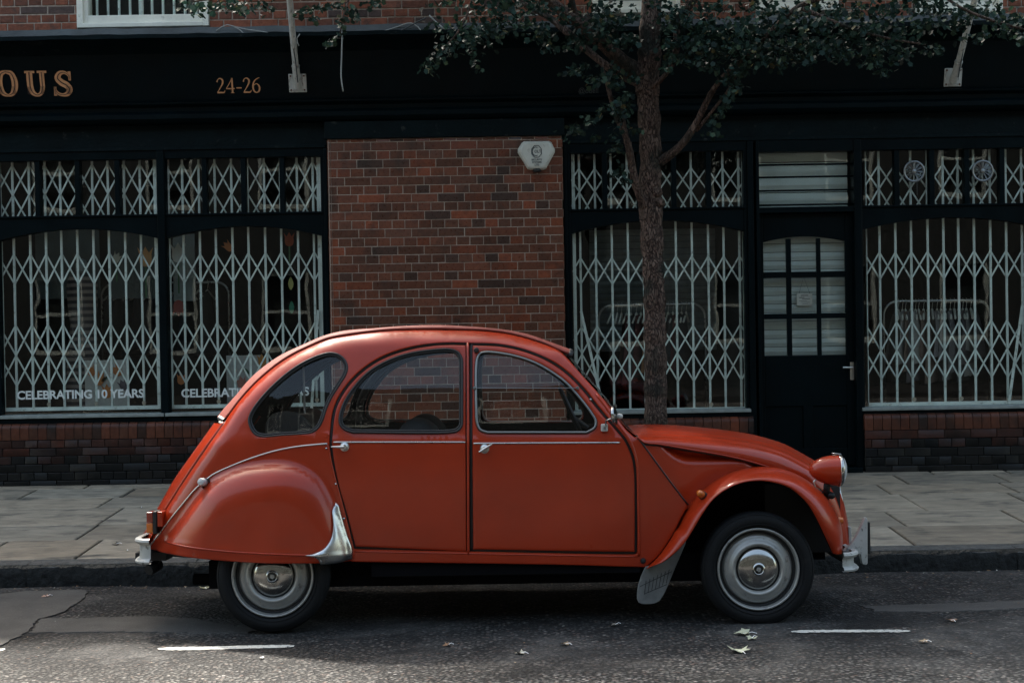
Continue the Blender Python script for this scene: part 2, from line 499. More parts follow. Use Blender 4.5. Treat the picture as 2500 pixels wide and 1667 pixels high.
def bark_mat():
    m = bpy.data.materials.new('tree_bark'); m.use_nodes = True
    n, l = m.node_tree.nodes, m.node_tree.links; b = n['Principled BSDF']; b.inputs['Roughness'].default_value = .92; b.inputs['Specular IOR Level'].default_value = .2
    tc = n.new('ShaderNodeTexCoord'); mp = n.new('ShaderNodeMapping'); mp.inputs['Scale'].default_value = (1, 1, .30); l.new(tc.outputs['Object'], mp.inputs[0])
    ns = n.new('ShaderNodeTexNoise'); ns.inputs['Scale'].default_value = 14; ns.inputs['Detail'].default_value = 6; l.new(mp.outputs[0], ns.inputs['Vector'])
    ad = n.new('ShaderNodeMix'); ad.data_type = 'RGBA'; ad.blend_type = 'LINEAR_LIGHT'; ad.inputs['Factor'].default_value = .05; l.new(mp.outputs[0], ad.inputs['A']); l.new(ns.outputs['Color'], ad.inputs['B'])
    v = n.new('ShaderNodeTexVoronoi'); v.feature = 'DISTANCE_TO_EDGE'; v.inputs['Scale'].default_value = 78; l.new(ad.outputs['Result'], v.inputs['Vector'])
    vc = n.new('ShaderNodeTexVoronoi'); vc.inputs['Scale'].default_value = 78; l.new(ad.outputs['Result'], vc.inputs['Vector'])
    mr = n.new('ShaderNodeMapRange'); mr.inputs['From Max'].default_value = .14; l.new(v.outputs['Distance'], mr.inputs['Value'])
    r1 = n.new('ShaderNodeValToRGB'); e = r1.color_ramp.elements; e[0].color = (.075, .050, .040, 1); e[1].color = (.175, .125, .098, 1); l.new(vc.outputs['Color'], r1.inputs[0])
    mx = n.new('ShaderNodeMix'); mx.data_type = 'RGBA'; mx.inputs['A'].default_value = (.032, .022, .018, 1); l.new(mr.outputs[0], mx.inputs['Factor']); l.new(r1.outputs[0], mx.inputs['B'])
    n2 = n.new('ShaderNodeTexNoise'); n2.inputs['Scale'].default_value = 5; n2.inputs['Detail'].default_value = 8; l.new(tc.outputs['Object'], n2.inputs['Vector'])
    m2 = n.new('ShaderNodeMapRange'); m2.inputs['From Min'].default_value = .52; m2.inputs['From Max'].default_value = .66; l.new(n2.outputs['Fac'], m2.inputs['Value'])
    m3 = n.new('ShaderNodeMix'); m3.data_type = 'RGBA'; l.new(m2.outputs[0], m3.inputs['Factor']); l.new(mx.outputs['Result'], m3.inputs['A']); m3.inputs['B'].default_value = (.030, .034, .028, 1)
    l.new(m3.outputs['Result'], b.inputs['Base Color'])
    bp = n.new('ShaderNodeBump'); bp.inputs['Distance'].default_value = .014; l.new(mr.outputs[0], bp.inputs['Height']); 
    bp2 = n.new('ShaderNodeBump'); bp2.inputs['Distance'].default_value = .02; l.new(ns.outputs['Fac'], bp2.inputs['Height']); l.new(bp.outputs[0], bp2.inputs['Normal']); l.new(bp2.outputs[0], b.inputs['Normal'])
    return m
M['bark'] = bark_mat()
M['leaf'] = mat('maple_leaf', (.035, .060, .040), .60, spec=.16, attr=True)
_n, _l = M['leaf'].node_tree.nodes, M['leaf'].node_tree.links
_t = _n.new('ShaderNodeBsdfTranslucent'); _m = _n.new('ShaderNodeMixShader'); _m.inputs[0].default_value = .22
_a = [q for q in _n if q.bl_idname == 'ShaderNodeAttribute'][0]; _l.new(_a.outputs['Color'], _t.inputs[0])
_l.new(_n['Principled BSDF'].outputs[0], _m.inputs[1]); _l.new(_t.outputs[0], _m.inputs[2]); _l.new(_m.outputs[0], _n['Material Output'].inputs[0])
M['fallen'] = mat('fallen_leaf', (.33, .32, .20), .7, attr=True)
M['cable'] = mat('grey_cable', (.30, .32, .31), .5)
M['linepaint'] = mat('road_line_paint', (.55, .56, .52), .7, var=.15, vscale=30, dirt=((.07, .07, .068), 60, .55, .66), bump=.003, bscale=200)
M['card'] = mat('card', (.55, .53, .48), .7)
M['cloth'] = mat('cloth', (.2, .2, .2), .9, attr=True, bump=.01, bscale=14)
M['handle'] = mat('door_furniture', (.45, .45, .42), .3, metal=.9)
# ------------------------------------------------------------------ ground
YK, YW = 1.62, 4.73                      # kerb face, shop wall
Z_ROAD = lambda y: -0.028 * y if y > -3 else 0.084 - 0.01 * (-3 - y)
ZK, ZW = 0.092, 0.228

def road_mat():
    m = bpy.data.materials.new('worn_asphalt'); m.use_nodes = True
    n, l = m.node_tree.nodes, m.node_tree.links; b = n['Principled BSDF']
    tc = n.new('ShaderNodeTexCoord'); O = tc.outputs['Object']
    def noise(sc, det=8, rough=.6, vec=O, dist=0):
        q = n.new('ShaderNodeTexNoise'); q.inputs['Scale'].default_value = sc; q.inputs['Detail'].default_value = det
        q.inputs['Roughness'].default_value = rough; q.inputs['Distortion'].default_value = dist; l.new(vec, q.inputs['Vector']); return q.outputs['Fac']
    def vor(sc, feat='F1', out='Distance'):
        q = n.new('ShaderNodeTexVoronoi'); q.feature = feat; q.inputs['Scale'].default_value = sc; l.new(O, q.inputs['Vector']); return q
    def rng(v, a, b_, c=0, d=1):
        q = n.new('ShaderNodeMapRange'); q.inputs['From Min'].default_value = a; q.inputs['From Max'].default_value = b_
        q.inputs['To Min'].default_value = c; q.inputs['To Max'].default_value = d; l.new(v, q.inputs['Value']); return q.outputs[0]
    def mix(f, a, c, mode='MIX'):
        q = n.new('ShaderNodeMix'); q.data_type = 'RGBA'; q.blend_type = mode
        if isinstance(f, float): q.inputs['Factor'].default_value = f
        else: l.new(f, q.inputs['Factor'])
        for s_, v in (('A', a), ('B', c)):
            if isinstance(v, tuple): q.inputs[s_].default_value = (*v, 1)
            else: l.new(v, q.inputs[s_])
        return q.outputs['Result']
    def math_(op, a, c):
        q = n.new('ShaderNodeMath'); q.operation = op
        for i, v in enumerate((a, c)):
            if isinstance(v, float): q.inputs[i].default_value = v
            else: l.new(v, q.inputs[i])
        return q.outputs[0]
    v1 = vor(50); v2 = vor(150)
    stone = n.new('ShaderNodeValToRGB'); l.new(n.new('ShaderNodeSeparateColor').outputs[0], stone.inputs[0])
    sep = [q for q in n if q.bl_idname == 'ShaderNodeSeparateColor'][0]; l.new(v1.outputs['Color'], sep.inputs[0])
    e = stone.color_ramp.elements
    e[0].position = 0; e[0].color = (.008, .010, .011, 1); e[1].position = 1; e[1].color = (.24, .235, .22, 1)
    for p, c in ((.35, (.030, .031, .031, 1)), (.62, (.085, .085, .082, 1)), (.82, (.12, .115, .107, 1)), (.90, (.10, .060, .045, 1))):
        q = e.new(p); q.color = c
    s2 = n.new('ShaderNodeValToRGB'); l.new(sep.outputs[1], s2.inputs[0]); e2 = s2.color_ramp.elements
    e2[0].position = 0; e2[0].color = (.11, .108, .10, 1); e2[1].position = 1; e2[1].color = (.72, .70, .66, 1)
    for p, cc_ in ((.3, (.17, .168, .158, 1)), (.6, (.29, .285, .265, 1)), (.8, (.38, .37, .34, 1)), (.88, (.28, .19, .155, 1))):
        q = e2.new(p); q.color = cc_
    stone2 = s2.outputs[0]
    gaps = rng(v1.outputs['Distance'], .30, .62)
    col = mix(gaps, stone.outputs[0], (.010, .011, .012))
    sx = n.new('ShaderNodeSeparateXYZ'); l.new(O, sx.inputs[0])
    yy = math_('ADD', sx.outputs['Y'], math_('MULTIPLY', noise(1.1, 5), 1.2))
    sun_pale = rng(yy, .15, -.75)                                  # sunlight on the foreground painted into the colour; parking bay kept shade-dark
    pale = mix(gaps, stone2, (.030, .030, .029))
    col = mix(math_('MULTIPLY', sun_pale, .9), col, pale)
    fine = rng(noise(160, 4), .3, .7, .6, 1.4)
    col = mix(1.0, col, (1, 1, 1), 'MULTIPLY')
    # tar-rich dark areas and worn smooth pale areas
    patchy = rng(noise(1.3, 6, .62, dist=.6), .47, .60)
    col = mix(math_('MULTIPLY', patchy, .55), col, (.055, .055, .053))
    dark = rng(noise(.9, 7, .6, dist=.8), .56, .68)
    col = mix(math_('MULTIPLY', dark, .85), col, (.010, .011, .012))
    blot = rng(noise(9, 8, .7), .30, .70, .55, 1.45)
    blot = math_('MULTIPLY', blot, rng(noise(.7, 3), .35, .65, .75, 1.25))
    fine = math_('MULTIPLY', fine, blot)
    wv = n.new('ShaderNodeVectorMath'); wv.operation = 'ADD'; l.new(O, wv.inputs[0])
    nz = n.new('ShaderNodeTexNoise'); nz.inputs['Scale'].default_value = 2.2; nz.inputs['Detail'].default_value = 8; l.new(O, nz.inputs['Vector'])
    ws = n.new('ShaderNodeVectorMath'); ws.operation = 'SCALE'; ws.inputs['Scale'].default_value = .55; l.new(nz.outputs['Color'], ws.inputs[0]); l.new(ws.outputs[0], wv.inputs[1])
    ck = n.new('ShaderNodeTexVoronoi'); ck.feature = 'DISTANCE_TO_EDGE'; ck.inputs['Scale'].default_value = .8; l.new(wv.outputs[0], ck.inputs['Vector'])
    crack = rng(ck.outputs['Distance'], .0, .010)
    crack = math_('MAXIMUM', crack, rng(noise(.8, 3), .50, .56))
    col = mix(crack, (.008, .008, .009), col)
    sc = n.new('ShaderNodeVectorMath'); sc.operation = 'SCALE'; l.new(col, sc.inputs[0]); l.new(fine, sc.inputs['Scale'])
    l.new(sc.outputs[0], b.inputs['Base Color'])
    b.inputs['Roughness'].default_value = .78
    b.inputs['Specular IOR Level'].default_value = .35
    h = math_('ADD', math_('MULTIPLY', gaps, -1.0), math_('MULTIPLY', noise(220, 3), .5))
    h = math_('MULTIPLY', h, math_('SUBTRACT', 1.0, math_('MULTIPLY', patchy, .7)))
    bp = n.new('ShaderNodeBump'); bp.inputs['Distance'].default_value = .016; bp.inputs['Strength'].default_value = 1.0
    l.new(h, bp.inputs['Height'])
    bp2 = n.new('ShaderNodeBump'); bp2.inputs['Distance'].default_value = .05; l.new(math_('ADD', noise(3, 4), math_('MULTIPLY', noise(22, 6, .7), .22)), bp2.inputs['Height']); l.new(bp2.outputs[0], bp.inputs['Normal'])
    l.new(bp.outputs[0], b.inputs['Normal'])
    return m
M['road'] = road_mat()
M['patch'] = mat('asphalt_patch', (.050, .050, .048), .8, var=.35, vscale=5, bump=.004, bscale=130, dirt=((.16, .155, .145), 90, .60, .72), detail=10)
M['tar'] = mat('tar', (.012, .013, .014), .6)
M['stone'] = mat('york_stone', (.13, .125, .105), .75, attr=True, var=.30, vscale=5, bump=.008, bscale=12, dirt=((.05, .05, .045), 3.5, .52, .72), stretch=(1, 2.2, 1), detail=10)
M['grit'] = mat('joint_grit', (.028, .028, .026), .95, bump=.006, bscale=60)
M['kerbface'] = mat('shaded_kerb_face', (.018, .020, .020), .85, spec=.2, var=.5, vscale=22, bump=.022, bscale=26, dirt=((.05, .05, .048), 60, .62, .76), detail=10)  # base colour darkened to paint in the shade on the upright face
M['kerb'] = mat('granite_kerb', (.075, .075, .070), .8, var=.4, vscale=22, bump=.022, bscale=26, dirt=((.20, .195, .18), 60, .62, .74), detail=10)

rng_ = random.Random(7)
mb = MB()
nx, xs = 120, np.r_[-60, -20, np.linspace(-7, 7, 110), 20, 60]
ys = np.r_[-9.2, np.linspace(-3.2, YK + .05, 50)]
hz = lambda x, y: .004 * math.sin(x * 2.1 + y) + .005 * math.sin(y * 3.7 + x * .8) + .003 * math.sin(x * 5.3 - y * 2.2)
mb.grid([[(x, y, Z_ROAD(y) + hz(x, y) * (1 if abs(x) < 7.5 else 0)) for x in xs] for y in ys])
mb.build('road', M['road'], smooth=True).__setitem__('kind', 'structure')
# smoother repair patches: irregular thin sheets with a ragged raised edge
def patch(name, poly, mat_, h=.007, seed=1):
    r = random.Random(seed)
    P = []
    for i in range(len(poly)):
        a, b_ = Vector(poly[i]), Vector(poly[(i + 1) % len(poly)])
        k = max(1, int((b_ - a).length / .035))
        for j in range(k):
            q = a + (b_ - a) * j / k
            P.append((q.x + r.uniform(-.012, .012), q.y + r.uniform(-.014, .014)))
    m_ = MB()
    mid = []
    top = [(x, y, Z_ROAD(y) + hz(x, y) + h) for x, y in P]
    low = [(x + 0, y - .006, Z_ROAD(y) + hz(x, y) - .01) for x, y in P]
    n_ = len(P)
    m_.add(low + top, [(i, (i + 1) % n_, (i + 1) % n_ + n_, i + n_) for i in range(n_)])
    v = [Vector((x, y)) for x, y in P]
    G = [Vector((x, y)) for x in np.arange(min(p[0] for p in P), max(p[0] for p in P), .12) for y in np.arange(min(p[1] for p in P), max(p[1] for p in P), .12)]
    G = [g for g in G if inside([g], P)[0]]
    t = delaunay_2d_cdt(v + G, [(i, (i + 1) % n_) for i in range(n_)], [], 0, 1e-5)
    V = [(p.x, p.y) for p in t[0]]
    F = [f for f in t[2] if inside([np.mean([V[i] for i in f], axis=0)], P)[0]]
    m_.add([(x, y, Z_ROAD(y) + hz(x, y) + h) for x, y in V], [tuple(f) if area2([V[i] for i in f]) > 0 else tuple(f)[::-1] for f in F])
    return tag(m_.build(name, mat_, smooth=30), kind='structure')
def gp(px, py):           # point of the road surface seen at a pixel
    d = ray(px, py); y = 0.0
    for _ in range(6):
        t = (Z_ROAD(y) - CAM.z) / d.z; y = CAM.y + d.y * t
    p = CAM + d * t
    return (p.x, p.y)
patch('road_patch', [gp(*p) for p in ((-60, 1462), (60, 1447), (215, 1444), (205, 1462), (165, 1492), (118, 1508), (95, 1512), (62, 1545), (0, 1578), (-60, 1590))], M['patch'], seed=3)
patch('road_patch', [gp(*p) for p in ((98, 1512), (200, 1510), (330, 1508), (480, 1512), (640, 1535), (600, 1542), (400, 1543), (180, 1545), (75, 1543))], M['patch'], h=.005, seed=5)
patch('road_patch', [gp(*p) for p in ((2100, 1478), (2300, 1470), (2700, 1462), (2700, 1480), (2300, 1490), (2140, 1492))], M['patch'], h=.004, seed=8)

# pavement: one sheet of flagstones with open joints, laid askew to the kerb
mb = MB(); mb.mi = 1
mb.add([(-60, YK + .16, ZK - .012), (60, YK + .16, ZK - .012), (60, YW + .8, ZW - .012 + .035), (-60, YW + .8, ZW - .012 + .035)], [(0, 1, 2, 3)])
mb.mi = 0
zp = lambda y: ZK + (ZW - ZK) * (y - YK) / (YW - YK)
y = YK + .155
rows = []
while y < YW + .75:
    d_ = rng_.choice((.46, .55, .62, .70)); rows.append((y, min(y + d_, YW + .8))); y += d_
for ri, (y0, y1) in enumerate(rows):
    x = -20 + rng_.uniform(0, .6)
    while x < 20:
        L = rng_.choice((.62, .8, .95, 1.1)); g = .008 + rng_.uniform(0, .005)
        c = rng_.uniform(.75, 1.2); t_ = rng_.uniform(-.012, .014)
        col = (.262 * c + t_, .228 * c, .174 * c - t_ * .6, 1)
        sk = .0
        q = [(x + g, y0 + g), (x + L - g, y0 + g), (x + L - g + sk, y1 - g), (x + g + sk, y1 - g)]
        q = [(a + rng_.uniform(-.004, .004), b_ + rng_.uniform(-.004, .004)) for a, b_ in q]
        dz = rng_.uniform(-.002, .004); ch = .008; cxq = sum(a for a, _ in q) / 4; cyq = sum(b_ for _, b_ in q) / 4
        vs = [(a, b_, zp(b_) - .014) for a, b_ in q] + [(a, b_, zp(b_) - .005 + dz) for a, b_ in q]
        ins = [(a + (ch if a < cxq else -ch), b_ + (ch if b_ < cyq else -ch)) for a, b_ in q]
        vs += [(a, b_, zp(b_) + dz) for a, b_ in ins]
        fs = [(i, (i + 1) % 4, (i + 1) % 4 + 4, i + 4) for i in range(4)] + [(i + 4, (i + 1) % 4 + 4, (i + 1) % 4 + 8, i + 8) for i in range(4)] + [(8, 9, 10, 11)]
        mb.add(vs, fs, col); x += L
tag(mb.build('pavement', [M['stone'], M['grit']], colors=True), kind='structure')
# kerb
mb = MB(); x = -20.0
kr = random.Random(4)
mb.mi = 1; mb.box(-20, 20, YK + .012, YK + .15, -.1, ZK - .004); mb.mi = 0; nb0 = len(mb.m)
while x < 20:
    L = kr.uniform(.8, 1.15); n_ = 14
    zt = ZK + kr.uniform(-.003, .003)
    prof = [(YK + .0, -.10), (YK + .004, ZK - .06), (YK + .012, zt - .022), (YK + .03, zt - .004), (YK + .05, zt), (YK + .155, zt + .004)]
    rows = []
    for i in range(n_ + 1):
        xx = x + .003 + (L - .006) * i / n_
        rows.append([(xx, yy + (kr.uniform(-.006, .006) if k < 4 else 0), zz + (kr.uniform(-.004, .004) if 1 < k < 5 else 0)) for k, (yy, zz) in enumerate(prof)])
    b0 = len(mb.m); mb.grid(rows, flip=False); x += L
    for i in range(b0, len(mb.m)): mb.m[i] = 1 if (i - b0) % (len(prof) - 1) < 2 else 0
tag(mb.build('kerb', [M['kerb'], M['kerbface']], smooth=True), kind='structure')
# far side of the street, behind the camera
mb = MB(); mb.box(-60, 60, -12.2, -9.2, -.2, .12)
tag(mb.build('opposite_pavement', M['stone']), kind='structure')
# white bay lines
def line(name, a, b_, wd, label):
    (x0, y0), (x1, y1) = gp(*a), gp(*b_)
    r = random.Random(int(a[0])); n_ = 40; rows = [[], []]
    for i in range(n_ + 1):
        t = i / n_; x = x0 + (x1 - x0) * t; y = y0 + (y1 - y0) * t
        e = min(1, t * 9 + .35, (1 - t) * 9 + .35)
        rows[0].append((x, y - wd / 2 * e + r.uniform(-.005, .005), Z_ROAD(y) + hz(x, y) + .004))
        rows[1].append((x, y + wd / 2 * e + r.uniform(-.005, .005), Z_ROAD(y) + hz(x, y) + .004))
    m_ = MB(); m_.grid(rows)
    o = m_.build(name, M['linepaint']); o['kind'] = 'structure'
line('road_marking', (385, 1583), (718, 1576), .062, '')
line('road_marking', (1932, 1546), (2222, 1540), .055, '')
line('road_marking', (-60, 1592), (12, 1589), .055, '')

# ------------------------------------------------------------------ shop building
def px_x(px, py, Y=YW): return W(px, py, Y).x
def px_z(px, py, Y=YW): return W(px, py, Y).z
D = 1.06293
bld = empty('shop_building', (0, YW, ZW), 'red brick shop building with a dark green shopfront and grilled windows behind the car', 'building')

def clipper(holes):
    def f(x0, x1, z0, z1):
        segs = [(x0, x1)]
        for hx0, hx1, hz0, hz1 in holes:
            if z1 <= hz0 + .01 or z0 >= hz1 - .01: continue
            ns = []
            for a, b_ in segs:
                if b_ <= hx0 or a >= hx1: ns.append((a, b_)); continue
                if a < hx0: ns.append((a, hx0))
                if b_ > hx1: ns.append((hx1, b_))
            segs = ns
        return segs
    return f

def bricks(mb, x0, x1, z0, z1, Y, course, L, seed, colf, gap=.005, holes=(), depth=.02, jit=.0012, ragged=.0, rows_out=None):
    r = random.Random(seed); clip = clipper(holes); z = z0; row = 0
    while z < z1 - .01:
        zt = min(z + course, z1)
        head = row % 2 == 1
        bl = L / 2 if head else L
        x = x0 - (L / 4 if head else (L / 2 if row % 4 == 2 else 0))
        while x < x1:
            xe = x + bl + (r.uniform(-.004, .004))
            a0, a1 = max(x, x0), min(xe, x1)
            if a1 - a0 > .012:
                for a, b_ in clip(a0, a1, z, zt):
                    if b_ - a < .015: continue
                    c = colf(r, (a + b_) / 2, (z + zt) / 2)
                    g = gap / 2; yj = Y + r.uniform(-jit, jit); tx, tz = r.uniform(-.0011, .0011), r.uniform(-.0011, .0011)
                    i_ = .0035
                    X0, X1, Z0, Z1 = a + g, b_ - g, z + g, zt - g
                    if ragged: X0 += r.uniform(0, ragged); X1 -= r.uniform(0, ragged); Z0 += r.uniform(0, ragged); Z1 -= r.uniform(0, ragged)
                    vs = [(X0, Y + depth, Z0), (X1, Y + depth, Z0), (X1, Y + depth, Z1), (X0, Y + depth, Z1)]
                    vs += [(X0, yj + .003, Z0), (X1, yj + .003, Z0), (X1, yj + .003, Z1), (X0, yj + .003, Z1)]
                    vs += [(X0 + i_, yj + tx + tz, Z0 + i_), (X1 - i_, yj - tx + tz, Z0 + i_), (X1 - i_, yj - tx - tz, Z1 - i_), (X0 + i_, yj + tx - tz, Z1 - i_)]
                    fs = [(k, (k + 1) % 4, (k + 1) % 4 + 4, k + 4) for k in range(4)] + [(k + 4, (k + 1) % 4 + 4, (k + 1) % 4 + 8, k + 8) for k in range(4)] + [(8, 9, 10, 11)]
                    mb.add(vs, fs, c)
            x = xe
        z += course; row += 1
    return mb

def glazed(r, x, z):
    k = r.random(); s_ = r.uniform(.60, .95)
    if k < .08: c = (.072, .034, .024)
    elif k < .20: c = (.240, .062, .028)
    elif k < .5: c = (.135, .050, .029)
    else: c = (.175, .056, .030)
    return (c[0] * s_, c[1] * s_, c[2] * s_, 1)
def glazed_dark(r, x, z):
    h = (z - ZW) / .45
    c = glazed(r, x, z); n_ = h + r.uniform(-.07, .07)
    if n_ < .5: return (c[0] * .05, c[1] * .17, c[2] * .32, 1)       # soot-black courses near the ground
    return (c[0] * .30, c[1] * .36, c[2] * .5, 1)
    return c
def old(r, x, z):
    s_ = r.uniform(.6, 1.05); k = r.random()
    c = (.25, .078, .040) if k < .55 else (.19, .068, .040) if k < .85 else (.08, .050, .042)
    return (c[0] * s_, c[1] * s_, c[2] * s_, 1)

COURSE, BL = .0715, .2185
# levels (all read on the wall plane)
z_top_trans = px_z(780, 383); z_bot_trans = px_z(780, 527)
z_fas0 = px_z(0, 262)      # foot of fascia board
z_mould = px_z(0, 300)
z_corn = px_z(0, 102, YW - .34); z_lead = px_z(700, 66)
X_ = dict(w1l=px_x(-9, 700), w1r=px_x(383, 700), w2l=px_x(404, 700), w2r=px_x(785, 700), pl=px_x(801, 560), pr=px_x(1377, 560),
          w3l=px_x(1397, 700), w3r=px_x(1822, 700), dl=px_x(1852, 800), dr=px_x(2083, 800), w4l=px_x(2113, 700))
z_sill = px_z(2, 1024)      # top of dark sill / bottom of grille zone, left
z_riser = px_z(300, 1031)
z_soff = px_z(0, 372)
w4r = X_['w4l'] + (X_['w3r'] - X_['w3l']) + .02

YF = YW + .06                # timber frame plane
YG = YW + .11                # glass
YGR = YW + .19               # grilles behind the glass

# brick pier with rounded corner bricks
mb = MB(); mb.mi = 1
mb.box(X_['pl'] + .01, X_['pr'] - .01, YW + .0035, YW + .2, ZW - .03, px_z(1000, 338)); mb.mi = 0
bricks(mb, X_['pl'] + .03, X_['pr'], ZW, px_z(1000, 338), YW, COURSE, BL, 11, glazed)
zz = ZW
r = random.Random(2)
while zz < px_z(1000, 338) - .02:     # bullnose corner
    vs = []; n_ = 6
    for z_ in (zz + .003, zz + COURSE - .003):
        for k in range(n_ + 1):
            a = math.pi / 2 * k / n_
            vs.append((X_['pl'] + .03 - .03 * math.sin(a), YW + .03 - .03 * math.cos(a) - .0005, z_))
        vs.append((X_['pl'], YW + .12, z_))
    mb.add(vs, [(k + 1, k, k + n_ + 2, k + n_ + 3) for k in range(n_ + 1)], glazed(r, 0, 0)); zz += COURSE
mb.build('brick_pier', [M['brick'], M['mortar']], bld, colors=True)

# stall risers with a course of upright bullnosed bricks on top
def riser(xa, xb, zt, seed, roundl=False, roundr=False):
    mb = MB(); mb.mi = 1
    mb.box(xa + .01, xb - .01, YW + .010, YW + .25, ZW - .05, zt - .02); mb.mi = 0
    cop = .135
    bricks(mb, xa, xb, ZW - .02, zt - cop, YW - .004, (zt - cop - ZW + .02) / round((zt - cop - ZW + .02) / COURSE), BL, seed, glazed_dark, gap=.005, depth=.022)
    r = random.Random(seed); x = xa
    while x < xb - .01:
        wd = .0745; xe = min(x + wd, xb); c = tuple(q * .62 for q in glazed(r, 0, 0)[:3]) + (1,); g = .0025; n_ = 5
        rows = []
        for z_, y_ in [(zt - cop + .003, YW - .006)] + [(zt - .045 + .045 * math.sin(math.pi / 2 * k / n_), YW - .006 + .045 * (1 - math.cos(math.pi / 2 * k / n_))) for k in range(n_ + 1)] + [(zt, YW + .2)]:
            rows.append([(x + g, y_, z_), (xe - g, y_, z_)])
        b0 = len(mb.f); mb.grid(rows); 
        for k in range(b0, len(mb.f)): mb.c[k] = c
        mb.add([rows[i][0] for i in range(len(rows))] + [(x + g, YW + .2, zt - cop)], [tuple(range(len(rows) + 1))[::-1]], c)
        x = xe
    return mb
riser(-7.5, X_['pl'] - .005, z_riser, 21).build('stall_riser', [M['base_brick'], M['mortar_dark']], bld, smooth=35, colors=True)
riser(X_['pr'] + .005, px_x(1841, 1040), px_z(1700, 1019), 22).build('stall_riser', [M['base_brick'], M['mortar_dark']], bld, smooth=35, colors=True)
riser(px_x(2111, 1080), 7.5, px_z(2300, 1008), 23).build('stall_riser', [M['base_brick'], M['mortar_dark']], bld, smooth=35, colors=True)

# upper storey brickwork with sash windows
z_up = px_z(0, 72)
wins = []
def upwin(a, b_, zb): wins.append((a, b_, zb, zb + 1.55))
upwin(px_x(184, 30), px_x(507, 30), px_z(345, 64))
upwin(px_x(1447, 15), px_x(1662, 15), px_z(1550, 30))
upwin(px_x(1848, 15), px_x(2050, 15), px_z(1950, 24))
upwin(px_x(2238, 15), px_x(2452, 15), px_z(2340, 30))
YU = YW + .05
ZTOP = 7.2
holes = [(a, b_, c - .08, d) for a, b_, c, d in wins]
mb = MB(); mb.mi = 1
def wallback(mb, x0, x1, z0, z1, y0, y1, hs):
    xs_ = sorted({x0, x1, *[h[0] for h in hs], *[h[1] for h in hs]}); zs_ = sorted({z0, z1, *[min(max(h[2], z0), z1) for h in hs], *[min(h[3], z1) for h in hs]})
    for a, b_ in zip(xs_[:-1], xs_[1:]):
        for c, d in zip(zs_[:-1], zs_[1:]):
            mx_, mz_ = (a + b_) / 2, (c + d) / 2
            if any(h[0] < mx_ < h[1] and h[2] < mz_ < h[3] for h in hs): continue
            mb.box(a, b_, y0, y1, c, d)
wallback(mb, -7.5, 7.5, z_up - .3, ZTOP, YU + .006, YU + .22, holes); mb.mi = 0
bricks(mb, -7.5, 7.5, z_up - .29, ZTOP, YU, .0695, .225, 31, old, gap=.008, holes=holes, ragged=.003, jit=.0025)
mb.build('upper_wall', [M['oldbrick'], M['mortar']], bld, colors=True)
mb = MB(); mb.box(-7.5, 7.5, YW + .2, YW + 6.2, ZTOP, ZTOP + .12); mb.build('roof', M['lead'], bld)
mb = MB(); mb.box(-7.5, -7.3, YW + .3, YW + 6.2, ZW, ZTOP); mb.box(7.3, 7.5, YW + .3, YW + 6.2, ZW, ZTOP); mb.box(-7.5, 7.5, YW + 6.2, YW + 6.4, ZW, ZTOP)
mb.build('side_wall', M['oldbrick'], bld, colors=True)
for wi, (a, b_, zb, zt) in enumerate(wins):
    y0, y1 = YU - .02, YU + .14
    f = MB(); cw = .085 if wi == 0 else .05
    f.box(a, a + cw * .6, y0, y1, zb, zt); f.box(b_ - cw * .6, b_, y0, y1, zb, zt); f.box(a + cw * .6, b_ - cw * .6, y0, y1, zt - .06, zt)
    f.box(a + cw * .6, b_ - cw * .6, y0 - .004, y1, zb, zb + .035)
    f.box(a + cw * .6, a + cw, y0 + .03, y1, zb + .035, zt - .06); f.box(b_ - cw, b_ - cw * .6, y0 + .03, y1, zb + .035, zt - .06)
    f.box(a + cw, b_ - cw, y0 + .03, y1, zb + .035, zb + .105)
    wo = f.build('sash_window', M['white'], bld, bevel=.004)
    g = MB(); g.box(a + cw, b_ - cw, y0 + .075, y0 + .08, zb + .10, zt - .06); g.build('pane', M['shopglass'], wo)
    g = MB(); nb_ = 10 if wi == 0 else 4
    for k in range(nb_):
        xx = a + cw + (b_ - a - 2 * cw) * (k + .5) / nb_
        g.tube([(xx, y0 + .14, zb + .08), (xx, y0 + .14, zt - .06)], .011 if k != 4 else .02, 8)
    if wi == 0: g.build('window_bars', M['grille'], wo, smooth=30)
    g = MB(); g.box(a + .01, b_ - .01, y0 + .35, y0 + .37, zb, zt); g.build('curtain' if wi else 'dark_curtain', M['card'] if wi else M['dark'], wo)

# fascia, cornice and mouldings as extruded sections (y,z), running along the front
def section(name, prof, x0, x1, mt, seed=0, wob=0, bevel=0):
    m_ = MB(); r = random.Random(seed); n_ = max(2, int((x1 - x0) / .12)) if wob else 1; rows = []
    for i in range(n_ + 1):
        x = x0 + (x1 - x0) * i / n_; dz = r.uniform(-wob, wob)
        rows.append([(x, y_, z_ + dz) for y_, z_ in prof])
    m_.grid(rows, flip=True)
    m_.add(rows[0], [tuple(range(len(prof)))]); m_.add(rows[-1], [tuple(range(len(prof)))[::-1]])
    return m_.build(name, mt, bld, smooth=28)
P0 = YW - .16
z_fl = W(300, 70, P0 - .105).z
section('cornice', [(YW + .1, z_corn - .10), (P0 + .04, z_corn - .09), (P0 - .06, z_corn - .03), (P0 - .16, z_corn), (P0 - .19, z_corn + .004), (P0 - .19, z_corn + .035), (P0 - .16, z_corn + .042), (YW + .06, z_corn + .058)],
        -7.5, 7.5, M['shop_worn'], 4, .003)
section('lead_flashing', [(YW + .08, z_corn + .052), (P0 - .150, z_corn + .046), (P0 - .135, z_corn + .055), (P0 - .105, z_fl), (YU + .0, z_fl + .012), (YU + .02, z_fl + .012)], -7.5, 7.5, M['lead'], 9, .004)
z_fb = z_fas0
fasc = MB()
